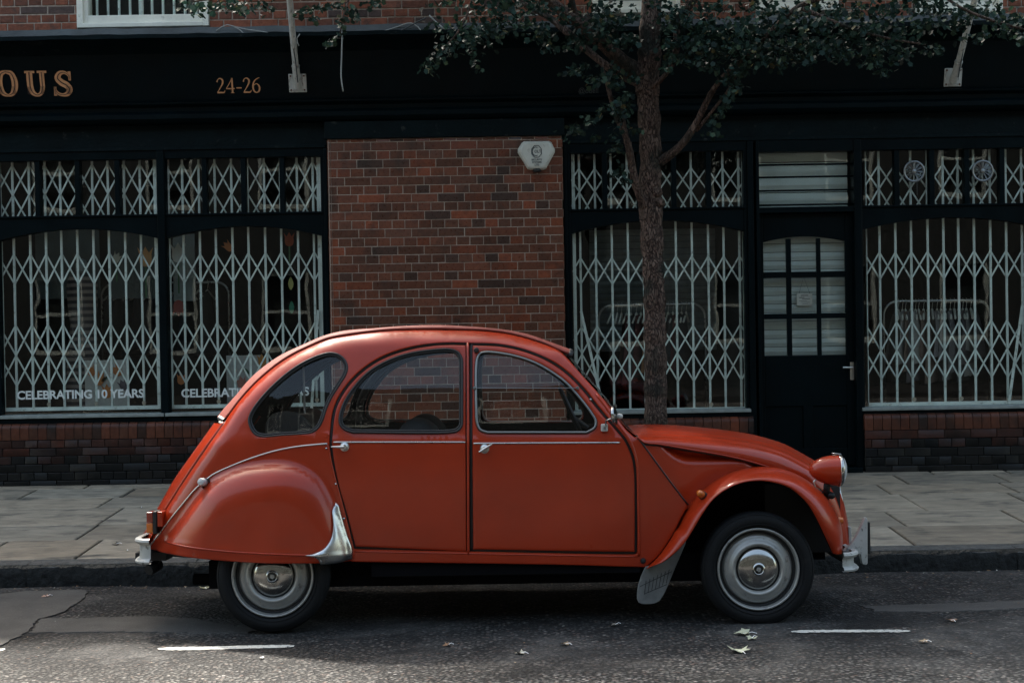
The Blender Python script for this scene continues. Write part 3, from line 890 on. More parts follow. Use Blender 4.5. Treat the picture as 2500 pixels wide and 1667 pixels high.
section('fascia', [(YW + .1, z_fb - .01), (YW - .03, z_fb - .01), (P0 + .02, z_corn - .06), (YW + .1, z_corn - .06)], -7.5, 7.5, M['shop'])
section('fascia_moulding', [(YW + .1, z_mould - .035), (YW - .03, z_mould - .035), (YW - .045, z_mould - .03), (YW - .075, z_mould + .0), (YW - .075, z_mould + .035), (YW - .05, z_mould + .06),
                     (YW - .055, z_fb - .035), (YW - .10, z_fb - .014), (YW - .105, z_fb), (YW - .09, z_fb + .008), (YW - .02, z_fb + .012), (YW + .1, z_fb + .012)], -7.5, 7.5, M['shop'], 3, .0015)
# frieze over the windows
fr_ = MB(); fr_.box(-7.5, 7.5, YW + .07, YW + .2, z_soff - .02, z_mould - .03)
fr_.box(X_['pl'] - .015, X_['pr'] + .015, YW - .025, YW + .068, px_z(1000, 338) + .002, z_mould - .038)
fr_.box(-7.5, X_['pl'] - .02, YW + .045, YW + .068, z_soff - .0, z_soff + .025); fr_.box(X_['pr'] + .02, 7.5, YW + .045, YW + .068, z_soff - .0, z_soff + .025)
fr_.build('frieze', M['shop_worn'], bld, bevel=.004)

def fpt(px, py):           # point on the leaning fascia face
    Y = YW - .03
    for _ in range(4):
        p = W(px, py, Y); t = (p.z - z_fb + .01) / (z_corn - .06 - z_fb + .01); Y = (YW - .03) + t * (P0 + .02 - (YW - .03))
    return Vector((p.x, Y - .004, p.z))

def stroke(mb, pts, org, size, depth=.003, lean=0.0, n=8):
    """pts: (x,z,width) in letter units -> flat ribbon on the fascia"""
    P = cat([(a, b_) for a, b_, _ in pts], .04) if len(pts) > 2 else [(a, b_) for a, b_, _ in pts]
    A = np.array([(a, b_) for a, b_, _ in pts]); cum = np.r_[0, np.cumsum(np.linalg.norm(np.diff(A, axis=0), axis=1))]
    Pn = np.array(P); cp = np.r_[0, np.cumsum(np.linalg.norm(np.diff(Pn, axis=0), axis=1))]; cp = cp / cp[-1] * cum[-1]
    wd = np.interp(cp, cum, [c for _, _, c in pts])
    rows = []
    for i in range(len(P)):
        d = Pn[min(i + 1, len(P) - 1)] - Pn[max(i - 1, 0)]; d = d / (np.linalg.norm(d) + 1e-9); nn = np.array([-d[1], d[0]])
        a = Pn[i] + nn * wd[i] / 2; b_ = Pn[i] - nn * wd[i] / 2
        rows.append([(org[0] + a[0] * size, org[1] - lean * a[1] * size - depth, org[2] + a[1] * size), (org[0] + b_[0] * size, org[1] - lean * b_[1] * size - depth, org[2] + b_[1] * size)])
    mb.grid(rows, flip=False)
LEAN = ((YW - .03) - (P0 + .02)) / (z_corn - .06 - (z_fb - .01))
GL = {
 '2': ([[(.06, .74, .10), (.12, .90, .05), (.28, .985, .07), (.44, .88, .11), (.45, .70, .12), (.34, .48, .08), (.18, .24, .05), (.05, .06, .05)],
        [(.04, .055, .11), (.30, .05, .10), (.50, .055, .09), (.56, .12, .05), (.575, .20, .02)]], .66),
 '4': ([[(.47, .99, .06), (.25, .62, .045), (.03, .30, .05)], [(.02, .30, .075), (.62, .30, .075)], [(.46, 1.0, .11), (.46, .0, .12)], [(.34, .02, .035), (.58, .02, .035)]], .72),
 '-': ([[(.04, .34, .07), (.40, .34, .07)]], .50),
 '6': ([[(.55, .99, .03), (.36, .93, .05), (.15, .72, .09), (.07, .42, .12), (.12, .14, .11), (.30, .015, .06), (.47, .12, .10), (.52, .32, .12), (.45, .52, .09), (.30, .60, .05), (.14, .50, .04)]], .62),
}
letters = MB()
o_ = fpt(530, 229); x = 0; sz = .118
for ch in '24-26':
    ss, adv = GL[ch]
    for s_ in ss: stroke(letters, s_, (o_.x + x, o_.y, o_.z), sz, lean=LEAN)
    x += adv * sz * .97
letters.build('lettering', M['gold'], bld)['label'] = 'gold house number on the fascia'; letters = MB()
# the ornate letters
OR = {
 'O': [[(.40, .97, .12), (.22, .90, .20), (.12, .68, .25), (.10, .48, .26), (.13, .28, .25), (.24, .10, .19), (.42, .03, .09), (.60, .10, .19), (.71, .28, .25), (.74, .48, .26), (.72, .68, .25), (.62, .90, .20), (.39, .97, .12)]],
 'U': [[(.20, .95, .25), (.19, .60, .25), (.20, .35, .25), (.28, .14, .21), (.46, .04, .12), (.62, .12, .16), (.70, .33, .19), (.71, .60, .20), (.71, .95, .20)],
       [(.0, .96, .09), (.42, .96, .09)], [(.52, .96, .09), (.92, .96, .09)]],
 'S': [[(.70, .62, .03), (.68, .80, .10), (.50, .94, .12), (.30, .90, .20), (.20, .72, .26), (.34, .55, .27), (.56, .42, .27), (.66, .26, .25), (.56, .10, .20), (.36, .05, .12), (.16, .12, .12), (.04, .34, .04)],
       [(.70, .98, .12), (.70, .62, .10)], [(.06, .38, .10), (.05, .02, .12)]],
}
engr = MB()
for ch, pxx in (('O', -3), ('U', 66), ('S', 134)):
    o_ = fpt(pxx, 236); s_ = .196
    for q in OR[ch]: stroke(letters, q, (o_.x, o_.y, o_.z), s_, lean=LEAN)
    for q in OR[ch][:1]:
        stroke(engr, [(a, b_, c * .18) for a, b_, c in q if b_ < .60 or True], (o_.x, o_.y - .0035, o_.z), s_, lean=LEAN)
    for k in range(7):
        zz = .10 + k * .045
        for a, b_ in ((.06, .20), (.62, .76)) if ch != 'S' else ((.52, .74), (.02, .10)):
            stroke(engr, [(a, zz, .013), ((a + b_) / 2, zz - .02, .02), (b_, zz, .013)], (o_.x, o_.y - .0045, o_.z), s_, lean=LEAN)
letters.build('lettering', M['gold'], bld)['label'] = 'ornate gold letters on the fascia'; engr.build('lettering', M['goldline'], bld)
od = MB(); o_ = fpt(1412, 229)
text_mesh(od, '@odell', o_.x, o_.z, o_.y, .062, sx=.86, track=1.05)
for i, v in enumerate(od.v): od.v[i] = (v[0], v[1] - LEAN * (v[2] - o_.z), v[2])
od.build('lettering', M['faint'], bld)['label'] = 'faded handwritten lettering on the fascia'

# timber window fronts -------------------------------------------------
def arc_top(xa, xb, zs, sag, n_=24):
    return [(xa + (xb - xa) * k / n_, zs + sag * (1 - (2 * k / n_ - 1) ** 2)) for k in range(n_ + 1)]
def shop_window(xl, xr, zs, npane, zt0, zt1, zarch, sag, ztop, sillw=.03, label=None, arch_full=None):
    f = MB()
    fw = .028
    # transom lights mullions
    f.box(xl - fw, xr + fw, YF, YF + .09, zt1, ztop + .004)
    wdt = (xr - xl); pw = wdt / npane
    for k in range(1, npane):
        x = xl + pw * k; f.box(x - .021, x + .021, YF + .012, YF + .09, zt0, zt1)
    f.box(xl - fw, xl, YF + .002, YF + .09, zs, zt1); f.box(xr, xr + fw, YF + .002, YF + .09, zs, zt1)
    # transom rail with the flat arch cut in it
    poly = [(xl, zt0), (xr, zt0)] + arc_top(xl, xr, zarch, sag)[::-1]
    m2 = MB(); m2.prism(poly[::-1] if False else poly, YF + .006, YF + .09); f.join(m2)
    f.box(xl - .02, xr + .02, YF - .012, YF + .006, zt0 - .004, zt0 + .012)
    wo = f.build('shop_window', M['shop'], bld, bevel=.003)
    if label: wo['label'] = label
    for k in range(npane):
        g = MB(); g.box(xl + pw * k + .018, xl + pw * (k + 1) - .018, YG, YG + .004, zt0, zt1)
        g.build('pane', M['shopglass'], wo)
    g = MB(); g.box(xl, xr, YG, YG + .005, zs, zarch + sag + .01); g.build('pane', M['shopglass'], wo)
    s_ = MB(); s_.box(xl - .03, xr + .03, YF - .04, YG + .14, zs - .028, zs)
    s_.build('sill', M['sill'], wo, bevel=.004)
    s_ = MB(); s_.box(xl - .03, xr + .03, YF - .02, YG + .1, zs - .085, zs - .03)
    s_.build('sill', M['shop'], wo, bevel=.004)
    return wo

def zz_(px, py): return px_z(px, py)
zsA = zz_(200, 1012); zt0A, zt1A = zz_(200, 528), zz_(200, 389); zarA, zcrA = zz_(387, 581), zz_(190, 558)
win1 = shop_window(X_['w1l'], X_['w1r'], zsA, 4, zt0A, zt1A, zarA, zcrA - zarA, z_soff, label='left shop window')
win2 = shop_window(X_['w2l'], X_['w2r'], zsA, 4, zt0A, zt1A, zarA, zcrA - zarA, z_soff)
zsB = zz_(1700, 1000); zt0B, zt1B = zz_(1600, 510), zz_(1600, 369); zarB, zcrB = zz_(1820, 563), zz_(1600, 537)
win3 = shop_window(X_['w3l'], X_['w3r'], zsB, 5, zt0B, zt1B, zarB, zcrB - zarB, z_soff)
zsC = zz_(2300, 992); zt0C, zt1C = zz_(2300, 501), zz_(2300, 362); zarC, zcrC = zz_(2120, 560), zz_(2320, 530)
win4 = shop_window(X_['w4l'], w4r, zsC, 5, zt0C, zt1C, zarC, zcrC - zarC, z_soff)
# bay left of the first window, outside the frame of the picture
mb = MB(); mb.box(-7.4, X_['w1l'] - .03, YF, YF + .1, z_riser, z_soff - .002); mb.build('panelling', M['shop'], bld)
mb = MB(); mb.box(w4r + .03, 7.4, YF, YF + .1, px_z(2300, 1008), z_soff - .002); mb.build('panelling', M['shop'], bld)
# posts between the windows
def post(xa, xb, y0=YF - .02, z0=None, z1=None, name='post', mt='shop'):
    m_ = MB(); m_.box(xa, xb, y0, YF + .1, z0 or z_riser, z1 or z_soff - .004); m_.build(name, M[mt], bld, bevel=.005)
post(X_['w1r'] + .004, X_['w2l'] - .004)
post(X_['w2r'] + .028, X_['pl'] - .004)
post(X_['pr'] + .004, X_['w3l'] - .028)
post(X_['w3r'] + .028, px_x(1847, 800), z0=ZW + .02)
post(px_x(2093, 800), px_x(2111, 800), z0=ZW + .02)

# door ------------------------------------------------------------------
xd0, xd1 = px_x(1857, 850, YW + .1), px_x(2086, 850, YW + .1)
YD = YW + .10
zd1 = px_z(1970, 521, YD); zd0 = ZW + .05
zq = lambda py: px_z(1965, py, YD)
cols = [(px_x(1866, 750, YD), px_x(1922, 750, YD)), (px_x(1934, 750, YD), px_x(1996, 750, YD)), (px_x(2006, 750, YD), px_x(2066, 750, YD))]
rowsd = [(zq(868), zq(778)), (zq(765), zq(677)), (zq(663), zq(582))]
d = MB()
d.box(xd0 - .03, xd0 - .004, YW + .03, YD + .06, ZW, z_soff - .004); d.box(xd1 + .004, px_x(2093, 800) - .003, YW + .03, YD + .06, ZW, z_soff - .004)
d.box(xd0 - .004, xd1 + .004, YW + .04, YD + .06, zd1 + .004, zd1 + .05)
d.box(xd0 - .004, xd1 + .004, YW + .04, YD + .05, zq(372), z_soff - .004)
d.box(xd0 - .03, xd1 + .03, YW - .02, YD + .1, ZW - .02, ZW + .045)
dframe = d.build('door_frame', M['shop'], bld, bevel=.004)
d = MB(); y0, y1 = YD + .01, YD + .05
xa, xb = xd0, xd1
d.box(xa, cols[0][0], y0, y1, zd0, zd1); d.box(cols[2][1], xb, y0, y1, zd0, zd1)
d.box(cols[0][0], cols[2][1], y0, y1, rowsd[0][0] - .42, rowsd[0][0])
poly = [(cols[0][0], zd1), (cols[2][1], zd1)] + arc_top(cols[0][0], cols[2][1], rowsd[2][1] - .028, .045)[::-1]
d.prism(poly, y0, y1)
for a, b_ in ((0, 1), (1, 2)): d.box(cols[a][1], cols[b_][0], y0 + .003, y1, rowsd[0][0], rowsd[2][1] + .0)
for a in (0, 1):
    for c in cols: d.box(c[0], c[1], y0 + .003, y1, rowsd[a][1], rowsd[a + 1][0])
zb_ = rowsd[0][0] - .42
xm = (xa + xb) / 2
d.box(cols[0][0], cols[2][1], y0, y1, zd0, zd0 + .15)
d.box(xm - .04, xm + .04, y0, y1, zd0 + .15, zb_)
d.box(cols[0][0], xm - .04, y0 + .016, y1, zd0 + .15, zb_); d.box(xm + .04, cols[2][1], y0 + .016, y1, zd0 + .15, zb_)
door = d.build('shop_door', M['shop'], bld, bevel=.004)
for zr0, zr1 in rowsd:
    for c in cols:
        g = MB(); g.box(c[0] - .003, c[1] + .003, y0 + .02, y0 + .024, zr0 - .003, zr1 + (.02 if zr1 == rowsd[2][1] else .003)); g.build('pane', M['shopglass'], door)
h = MB(); hx = px_x(2080, 905, YD); h0, h1 = px_z(2080, 927, YD), px_z(2080, 884, YD)
h.box(hx - .014, hx + .018, y0 - .008, y0, h0, h1)
h.tube([(hx + .002, y0 - .005, (h0 + h1) / 2 + .03), (hx + .002, y0 - .05, (h0 + h1) / 2 + .03), (hx - .01, y0 - .055, (h0 + h1) / 2 + .03), (hx - .085, y0 - .055, (h0 + h1) / 2 + .032)], .0085, 8)
h.build('handle', M['handle'], door, smooth=40)
# light over the door with three bars
g = MB(); g.box(xd0, xd1, YD + .03, YD + .034, zd1 + .05, zq(372)); g.build('pane', M['shopglass'], dframe)
g = MB()
for py in (402, 432, 465, 500): g.tube([(xd0 - .02, YD - .03, px_z(1965, py, YD - .03)), (xd1 + .02, YD - .03, px_z(1965, py, YD - .03))], .008, 8)
g.build('window_bars', M['shop'], dframe, smooth=True)

# slatted blinds behind the door and its light
def blind(name, x0, x1, z0, z1, Y, pitch, label, fold=True):
    m_ = MB(); z = z0; 
    while z < z1 - .01:
        m_.add([(x0, Y, z), (x1, Y, z), (x1, Y - .010, z + pitch * .45), (x0, Y - .010, z + pitch * .45), (x1, Y - .002, z + pitch * .93), (x0, Y - .002, z + pitch * .93), (x1, Y + .012, z + pitch * .96), (x0, Y + .012, z + pitch * .96)],
               [(0, 1, 2, 3), (3, 2, 4, 5), (5, 4, 6, 7)]); z += pitch
    o = m_.build(name, M['blind']); tag(o, label, 'blind'); return o
blind('roller_shutter', xd0 - .02, xd1 + .03, ZW + .9, zd1 - .02, YD + .12, px_z(1965, 678, YD + .12) - px_z(1965, 699, YD + .12), 'pale ribbed roller shutter behind the glass panes of the shop door')
blind('roller_shutter', xd0 + .0, px_x(2068, 430, YD + .12), zd1 + .06, zq(374), YD + .12, px_z(1965, 400, YD + .12) - px_z(1965, 437, YD + .12), 'pale wide-slatted blind behind the barred light over the shop door')

# round ventilators in the top lights of the right window
for i, (px_, py_) in enumerate(((2231.5, 419), (2399, 417.7))):
    p = W(px_, py_, YG - .02); v = MB()
    v.tube([(p.x + .082 * math.cos(a), p.y, p.z + .082 * math.sin(a)) for a in np.linspace(0, 2 * math.pi, 33)[:-1]], .010, 8, closed=True)
    for k in range(12):
        a = 2 * math.pi * k / 12; n1 = (-math.sin(a), math.cos(a))
        v.add([(p.x + .018 * math.cos(a) + s_ * .004 * n1[0], p.y + s_ * .003, p.z + .018 * math.sin(a) + s_ * .004 * n1[1]) for s_ in (-1, 1)] +
              [(p.x + .078 * math.cos(a) + s_ * .013 * n1[0], p.y + s_ * .008, p.z + .078 * math.sin(a) + s_ * .013 * n1[1]) for s_ in (1, -1)], [(0, 1, 2, 3)])
    v.lathe([(.0, -.012), (.018, -.008), (.02, .006), (0, .01)], p, n=16)
    v.tube([(p.x + .02, p.y - .01, p.z - .08), (p.x + .02, p.y - .012, p.z - .2)], .0015, 5)
    vo = v.build('ventilator', M['frame'], win4, smooth=40)

# expanding security grilles ------------------------------------------------
def grille(name, xs_, z0, z1, bands, posts, label, stay=None, bays=None):
    root = empty(name, (xs_[0], YGR, z0), label, 'security grille', 'folding security grilles behind the shop windows')
    jr = random.Random(int(abs(xs_[0]) * 997)); xs_ = [x + jr.uniform(-.004, .004) for x in xs_]
    v = MB()
    for x in xs_:
        v.box(x - .0085, x - .0015, YGR - .006, YGR + .010, z0 + .03, z1); v.box(x + .0015, x + .0085, YGR - .006, YGR + .010, z0 + .03, z1)
        v.box(x - .0015, x + .0015, YGR - .003, YGR + .004, z0 + .03, z1)
    v.build('upright', M['grille'], root)
    l_ = MB(); L = [xs_[0] - (xs_[1] - xs_[0])] + list(xs_) + [xs_[-1] + (xs_[-1] - xs_[-2])]
    lo, hi = posts[0][0], posts[-1][1]
    for a, b_ in zip(L[:-1], L[1:]):
        for zl, zh in bands:
            o__ = jr.uniform(-.005, .005); zl += o__; zh += o__
            for (p, q, yy) in (((a, zl), (b_, zh), -.011), ((a, zh), (b_, zl), .014)):
                (xa_, za_), (xb_, zb_) = p, q
                if xa_ < lo: t = (lo - xa_) / (xb_ - xa_); za_ += (zb_ - za_) * t; xa_ = lo
                if xb_ > hi: t = (hi - xa_) / (xb_ - xa_); zb_ = za_ + (zb_ - za_) * t; xb_ = hi
                l_.obox((xa_, YGR + yy, za_), (xb_, YGR + yy, zb_), .0125, .005)
            l_.lathe([(.006, -.016), (.0, -.019)], ((a + b_) / 2, YGR, (zl + zh) / 2), n=8)
    l_.build('lattice', M['grille'], root)
    fr = MB()
    for a, b_ in posts: fr.box(a, b_, YGR - .015, YGR + .02, z0, z1)
    fr.box(lo, hi, YGR - .022, YGR + .026, z0, z0 + .03)
    fr.build('frame', M['grille'], root, bevel=.002)
    wh = MB()
    for x in xs_[2::3]: wh.lathe([(.0, -.004), (.016, -.004), (.018, 0), (.016, .004), (0, .004)], (x + .004, YGR - .022, z0 + .055), n=16)
    wh.build('roller', M['handle'], root)
    if stay:
        st = MB(); (a, za), (b_, zb) = stay
        st.obox((a, YGR - .03, za), (b_, YGR - .03, zb), .022, .008); st.build('stay', M['grille'], root)
    return root
gx = lambda px, py=750: px_x(px, py, YGR)
gz = lambda px, py: px_z(px, py, YGR)
zg0 = gz(200, 1001)
xsA = [gx(39 + 38.75 * k, 800) for k in range(0, 9)]
bandsA = [(gz(200, 694), gz(200, 621)), (gz(200, 868), gz(200, 794)), (gz(200, 942), gz(200, 868)), (gz(200, 476), gz(200, 403)), (gz(200, 549), gz(200, 476))]
grille('security_grille', xsA, zg0, zt1A + .02, bandsA, [(gx(3), gx(8)), (gx(381), gx(389))], 'pale folding grille in the far left shop window, over the first anniversary lettering')
xsB = [gx(452.5 + 39.8 * k, 800) for k in range(0, 9)]
bandsB = [(gz(600, 689), gz(600, 619)), (gz(600, 861), gz(600, 788)), (gz(600, 934), gz(600, 861)), (gz(600, 474), gz(600, 398)), (gz(600, 545), gz(600, 474))]
grille('security_grille', xsB, zg0, zt1A + .02, bandsB, [(gx(404), gx(419)), (gx(779), gx(789))], 'pale folding grille in the shop window left of the brick pier, its stay leaning right', stay=((gx(778), gz(778, 757)), (gx(757), gz(757, 1000))))
xsC = [gx(1419.3 + 38.95 * k, 800) for k in range(0, 11)]
zg1 = gz(1600, 1005)
bandsC = [(gz(1600, 691), gz(1600, 627)), (gz(1600, 859), gz(1600, 794)), (gz(1600, 930), gz(1600, 861)), (gz(1600, 466), gz(1600, 410)), (gz(1600, 532), gz(1600, 466))]
grille('security_grille', xsC, zg1, zt1B + .02, bandsC, [(gx(1400), gx(1408)), (gx(1815), gx(1825))], 'pale folding grille in the shop window behind the tree trunk', stay=((gx(1418), gz(1418, 760)), (gx(1463), gz(1463, 972))))
xsD = [gx(2151 + 38.4 * k, 800) for k in range(0, 11)]
zg2 = gz(2300, 989)
bandsD = [(gz(2300, 678), gz(2300, 612)), (gz(2300, 852), gz(2300, 782)), (gz(2300, 921), gz(2300, 852)), (gz(2300, 458), gz(2300, 400)), (gz(2300, 522), gz(2300, 458))]
grille('security_grille', xsD, zg2, zt1C + .02, bandsD, [(gx(2116), gx(2118)), (w4r - .02, w4r)], 'pale folding grille in the shop window right of the door', stay=((gx(2493), gz(2493, 745)), (gx(2457), gz(2457, 985))))

# lettering on the glass
for wn, (pa, pb, pz) in ((win1, (42, 352, 972)), (win2, (443, 755, 967))):
    v = MB(); xa_, xb_ = px_x(pa, pz, YG), px_x(pb, pz, YG)
    text_mesh(v, 'CELEBRATING 10 YEARS', 0, px_z((pa + pb) / 2, pz, YG), YG - .003, .098, offset=.0024, depth=.0005, track=.97)
    x0 = min(p[0] for p in v.v); x1 = max(p[0] for p in v.v); k = (xb_ - xa_) / (x1 - x0)
    v.v = [(xa_ + (p[0] - x0) * k, p[1], p[2]) for p in v.v]
    v.build('lettering', M['vinyl'], wn)

# shop interior -------------------------------------------------------------
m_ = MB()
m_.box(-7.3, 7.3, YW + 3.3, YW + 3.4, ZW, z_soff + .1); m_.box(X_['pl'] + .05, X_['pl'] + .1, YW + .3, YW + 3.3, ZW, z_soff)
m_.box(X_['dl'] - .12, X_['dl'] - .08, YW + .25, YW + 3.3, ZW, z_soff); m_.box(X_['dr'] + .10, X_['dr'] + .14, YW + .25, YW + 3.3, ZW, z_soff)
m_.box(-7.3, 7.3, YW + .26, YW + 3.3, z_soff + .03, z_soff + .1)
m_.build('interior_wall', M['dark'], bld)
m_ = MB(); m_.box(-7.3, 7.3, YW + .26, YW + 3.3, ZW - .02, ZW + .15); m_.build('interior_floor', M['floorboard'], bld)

def rail(name, xa_, xb_, zt_, Y, label, seed, nclo, nh, cols_, empty_to=0.0):
    root = empty(name, ((xa_ + xb_) / 2, Y, ZW + .15), label, 'clothes rail', 'clothes rails in the shop')
    where = {1: 'behind the tree trunk', 2: 'in the right window', 3: 'deep in the left windows'}[seed]
    ORD = ['first', 'second', 'third', 'fourth', 'fifth', 'sixth', 'seventh', 'eighth', 'ninth', 'tenth', 'eleventh', 'twelfth', 'thirteenth', 'fourteenth', 'fifteenth', 'sixteenth', 'seventeenth', 'eighteenth']
    z0 = ZW + .15; t = MB(); q = .12
    t.tube([(xa_, Y, z0)] + [(xa_, Y, zt_ - q)] + [(xa_ + q * (1 - math.cos(a)), Y, zt_ - q + q * math.sin(a)) for a in np.linspace(.2, 1.57, 6)] + [(xb_ - q * (1 - math.cos(a)), Y, zt_ - q + q * math.sin(a)) for a in np.linspace(1.57, .2, 6)] + [(xb_, Y, zt_ - q), (xb_, Y, z0)], .011, 8)
    t.build('rail_frame', M['alu'], root, smooth=True)
    r = random.Random(seed); n_ = nh
    for i in range(n_):
        x = xa_ + .12 + (xb_ - xa_ - .24) * (i + r.uniform(-.2, .2)) / n_
        h_ = MB(); tw = r.uniform(.25, .5)
        for s_ in (-1, 1):
            h_.obox((x, Y, zt_ - .075), (x + s_ * .20 * math.sin(tw) * .55, Y + s_ * .18, zt_ - .14 - .02), .014, .014)
        h_.tube([(x, Y, zt_ - .07), (x + .004, Y, zt_ - .03), (x + .012, Y, zt_ + .005), (x, Y, zt_ + .02)], .002, 5)
        ho = h_.build('coat_hanger', M['white']); ho.location = (0, 0, 0)
        has = i / n_ >= empty_to and r.random() < nclo
        tag(ho, ('pale hanger with a garment, ' if has else 'empty pale hanger, ') + ORD[i] + ' from the left ' + where, 'hanger', 'coat hangers on the rail ' + where)
        if has:
            g_ = MB(); c = r.choice(cols_); ln = r.uniform(.35, .62); w2 = r.uniform(.17, .22); nn = 7
            rws = []
            for k in range(nn):
                z_ = zt_ - .10 - ln * k / (nn - 1)
                ww = w2 * (.55 + .45 * min(1, k * .7)) * (1 + .04 * k); dx = .025 + .012 * k
                rws.append([(x + (dx if j % 2 else -dx) * .7 + math.sin(j) * .01, Y - ww + 2 * ww * j / 6, z_ + .02 * math.sin(j * 2.0)) for j in range(7)])
            g_.grid(rws)
            for k in range(len(g_.c)): g_.c[k] = (*c, 1)
            go = g_.build('garment', M['cloth'], smooth=True, colors=True)
            cn = {(.10, .03, .03): 'dark red', (.16, .10, .08): 'brown', (.05, .05, .055): 'charcoal', (.28, .13, .06): 'orange-brown', (.10, .09, .08): 'grey-brown', (.30, .28, .25): 'pale cream', (.18, .12, .09): 'tan',
                  (.05, .05, .05): 'black', (.22, .20, .19): 'light grey', (.12, .10, .10): 'dull mauve', (.03, .035, .05): 'navy', (.05, .05, .06): 'charcoal', (.02, .03, .035): 'black'}[c]
            tag(go, cn + ' garment on the ' + ORD[i] + ' hanger ' + where, 'clothing', 'garments on the rail ' + where)
    return root
rail('clothes_rail', px_x(1462, 800, YW + .9), px_x(1722, 800, YW + .9), px_z(1600, 743, YW + .9), YW + .9, 'steel clothes rail seen behind the tree trunk in the shop window', 1, .85, 17,
     [(.10, .03, .03), (.16, .10, .08), (.05, .05, .055), (.28, .13, .06), (.10, .09, .08)], .15)
rail('clothes_rail', px_x(2158, 800, YW + .8), px_x(2416, 800, YW + .8), px_z(2290, 734, YW + .8), YW + .8, 'steel clothes rail of pale garments in the window right of the door', 2, .8, 18,
     [(.30, .28, .25), (.18, .12, .09), (.05, .05, .05), (.22, .20, .19), (.12, .10, .10)])
rail('clothes_rail', px_x(250, 800, YW + 1.9), px_x(560, 800, YW + 1.9), px_z(450, 690, YW + 1.9), YW + 1.9, 'clothes rail of dark striped tops deep inside the left shop windows', 3, .9, 11,
     [(.03, .035, .05), (.05, .05, .06), (.02, .03, .035)])
# slatted blind deep behind the third window
blind('roller_shutter', px_x(1440, 700, YW + 1.6), px_x(1830, 700, YW + 1.6), ZW + 1.0, ZW + 2.1, YW + 1.6, .06, 'dim slatted blind deep inside the window behind the tree').data.materials[0] = M['sill']

# striped dress on a stand
dr = MB(); cx_ = px_x(203, 800, YW + .62); n_ = 26; rows = []
zt_, zb_ = px_z(203, 668, YW + .62), px_z(203, 995, YW + .62)
prof = [(0, .06), (.03, .12), (.10, .135), (.25, .125), (.38, .105), (.55, .13), (.8, .15), (1, .165)]
for k in range(41):
    t = k / 40; z_ = zt_ + (zb_ - zt_) * t; rad = np.interp(t, [p[0] for p in prof], [p[1] for p in prof])
    rows.append([(cx_ + rad * math.cos(a) * (1 + .05 * math.sin(a * 6) * t), YW + .62 + rad * .7 * math.sin(a), z_) for a in np.linspace(0, 2 * math.pi, n_ + 1)])
dr.grid(rows)
for i in range(len(dr.f)):
    rr = i // n_; dr.c[i] = (.17, .135, .115, 1) if rr % 2 else (.03, .025, .025, 1)
do = dr.build('striped_dress', M['cloth'], smooth=True, colors=True); tag(do, 'brown striped long dress on a stand behind the left shop window', 'dress')
st = MB(); st.tube([(cx_, YW + .62, ZW + .15), (cx_, YW + .62, zt_ + .02)], .015); st.lathe([(.0, 0), (.16, .0), (.15, .02), (0, .02)], (cx_, YW + .62, ZW + .15), axis=(0, 0, 1), n=24)
st.lathe([(0, 0), (.05, .02), (.055, .08), (.03, .12), (0, .13)], (cx_, YW + .62, zt_), axis=(0, 0, 1), n=16)
tag(st.build('dress_stand', M['sill']), 'plain display stand holding the striped dress', 'display stand')
# pale drape panels and display boards with cut-paper tulips
def board(name, a, b_, Y, col, label, cat_='display board'):
    p, q = W(a[0], a[1], Y), W(b_[0], b_[1], Y)
    m_ = MB(); m_.box(min(p.x, q.x), max(p.x, q.x), Y, Y + .012, min(p.z, q.z), max(p.z, q.z), col=(*col, 1))
    return tag(m_.build(name, M['cloth'], colors=True, bevel=.003), label, cat_)
board('backdrop_panel', (85, 560), (245, 728), YW + .75, (.055, .068, .062), 'grey-green backdrop panel behind the left half of the left shop window', 'backdrop')
board('backdrop_panel', (262, 560), (384, 728), YW + .8, (.05, .062, .058), 'grey-green backdrop panel behind the right half of the left shop window', 'backdrop')
board('backdrop_panel', (421, 572), (478, 735), YW + .7, (.16, .18, .17), 'pale hanging drape at the left edge of the second shop window', 'backdrop')
board('display_card', (206, 880), (312, 990), YW + .45, (.42, .41, .37), 'pale display card with orange paper flowers, low in the left shop window', 'display card')
board('display_card', (552, 868), (640, 985), YW + .45, (.36, .36, .34), 'pale display card low in the second shop window, behind the car roof', 'display card')
def tulip(px_, py_, s_, Y, col, label, leaf=False, stem=True, ang=0):
    p = W(px_, py_, Y); m_ = MB()
    if leaf: pts = [(0, -1), (.35, -.45), (.42, 0), (.3, .45), (0, 1), (-.3, .45), (-.42, 0), (-.35, -.45)]
    else: pts = [(0, -1), (.45, -.8), (.62, -.3), (.6, .3), (.78, 1), (.35, .45), (0, 1.05), (-.35, .45), (-.78, 1), (-.6, .3), (-.62, -.3), (-.45, -.8)]
    ca, sa = math.cos(ang), math.sin(ang)
    pts = cat(pts, .25, True)
    m_.prism([(p.x + (a * ca - b_ * sa) * s_, p.z + (a * sa + b_ * ca) * s_) for a, b_ in pts], Y, Y + .002, col=(*col, 1))
    if stem: m_.box(p.x - .006, p.x + .006, Y, Y + .002, p.z - s_ * 4, p.z - s_ * .9, col=(.05, .11, .05, 1))
    return tag(m_.build('paper_tulip' if not leaf else 'paper_leaf', M['cloth'], colors=True), label, 'paper flower' if not leaf else 'paper leaf', 'cut-paper flowers in the shop windows')
YT = YGR + .12
tulip(435, 618, .085, YT, (.42, .42, .38), 'large pale paper tulip at the left of the second shop window')
tulip(355, 628, .085, YT, (.38, .20, .08), 'orange and green paper tulip at the right of the left shop window')
tulip(284, 630, .05, YT, (.28, .26, .20), 'small faded paper tulip in the middle of the left shop window', ang=-.5)
tulip(706, 585, .06, YT, (.30, .06, .02), 'dark red paper tulip high by the brick pier')
tulip(710, 692, .055, YT, (.40, .38, .14), 'yellow paper leaf beside the brick pier', leaf=True, stem=False)
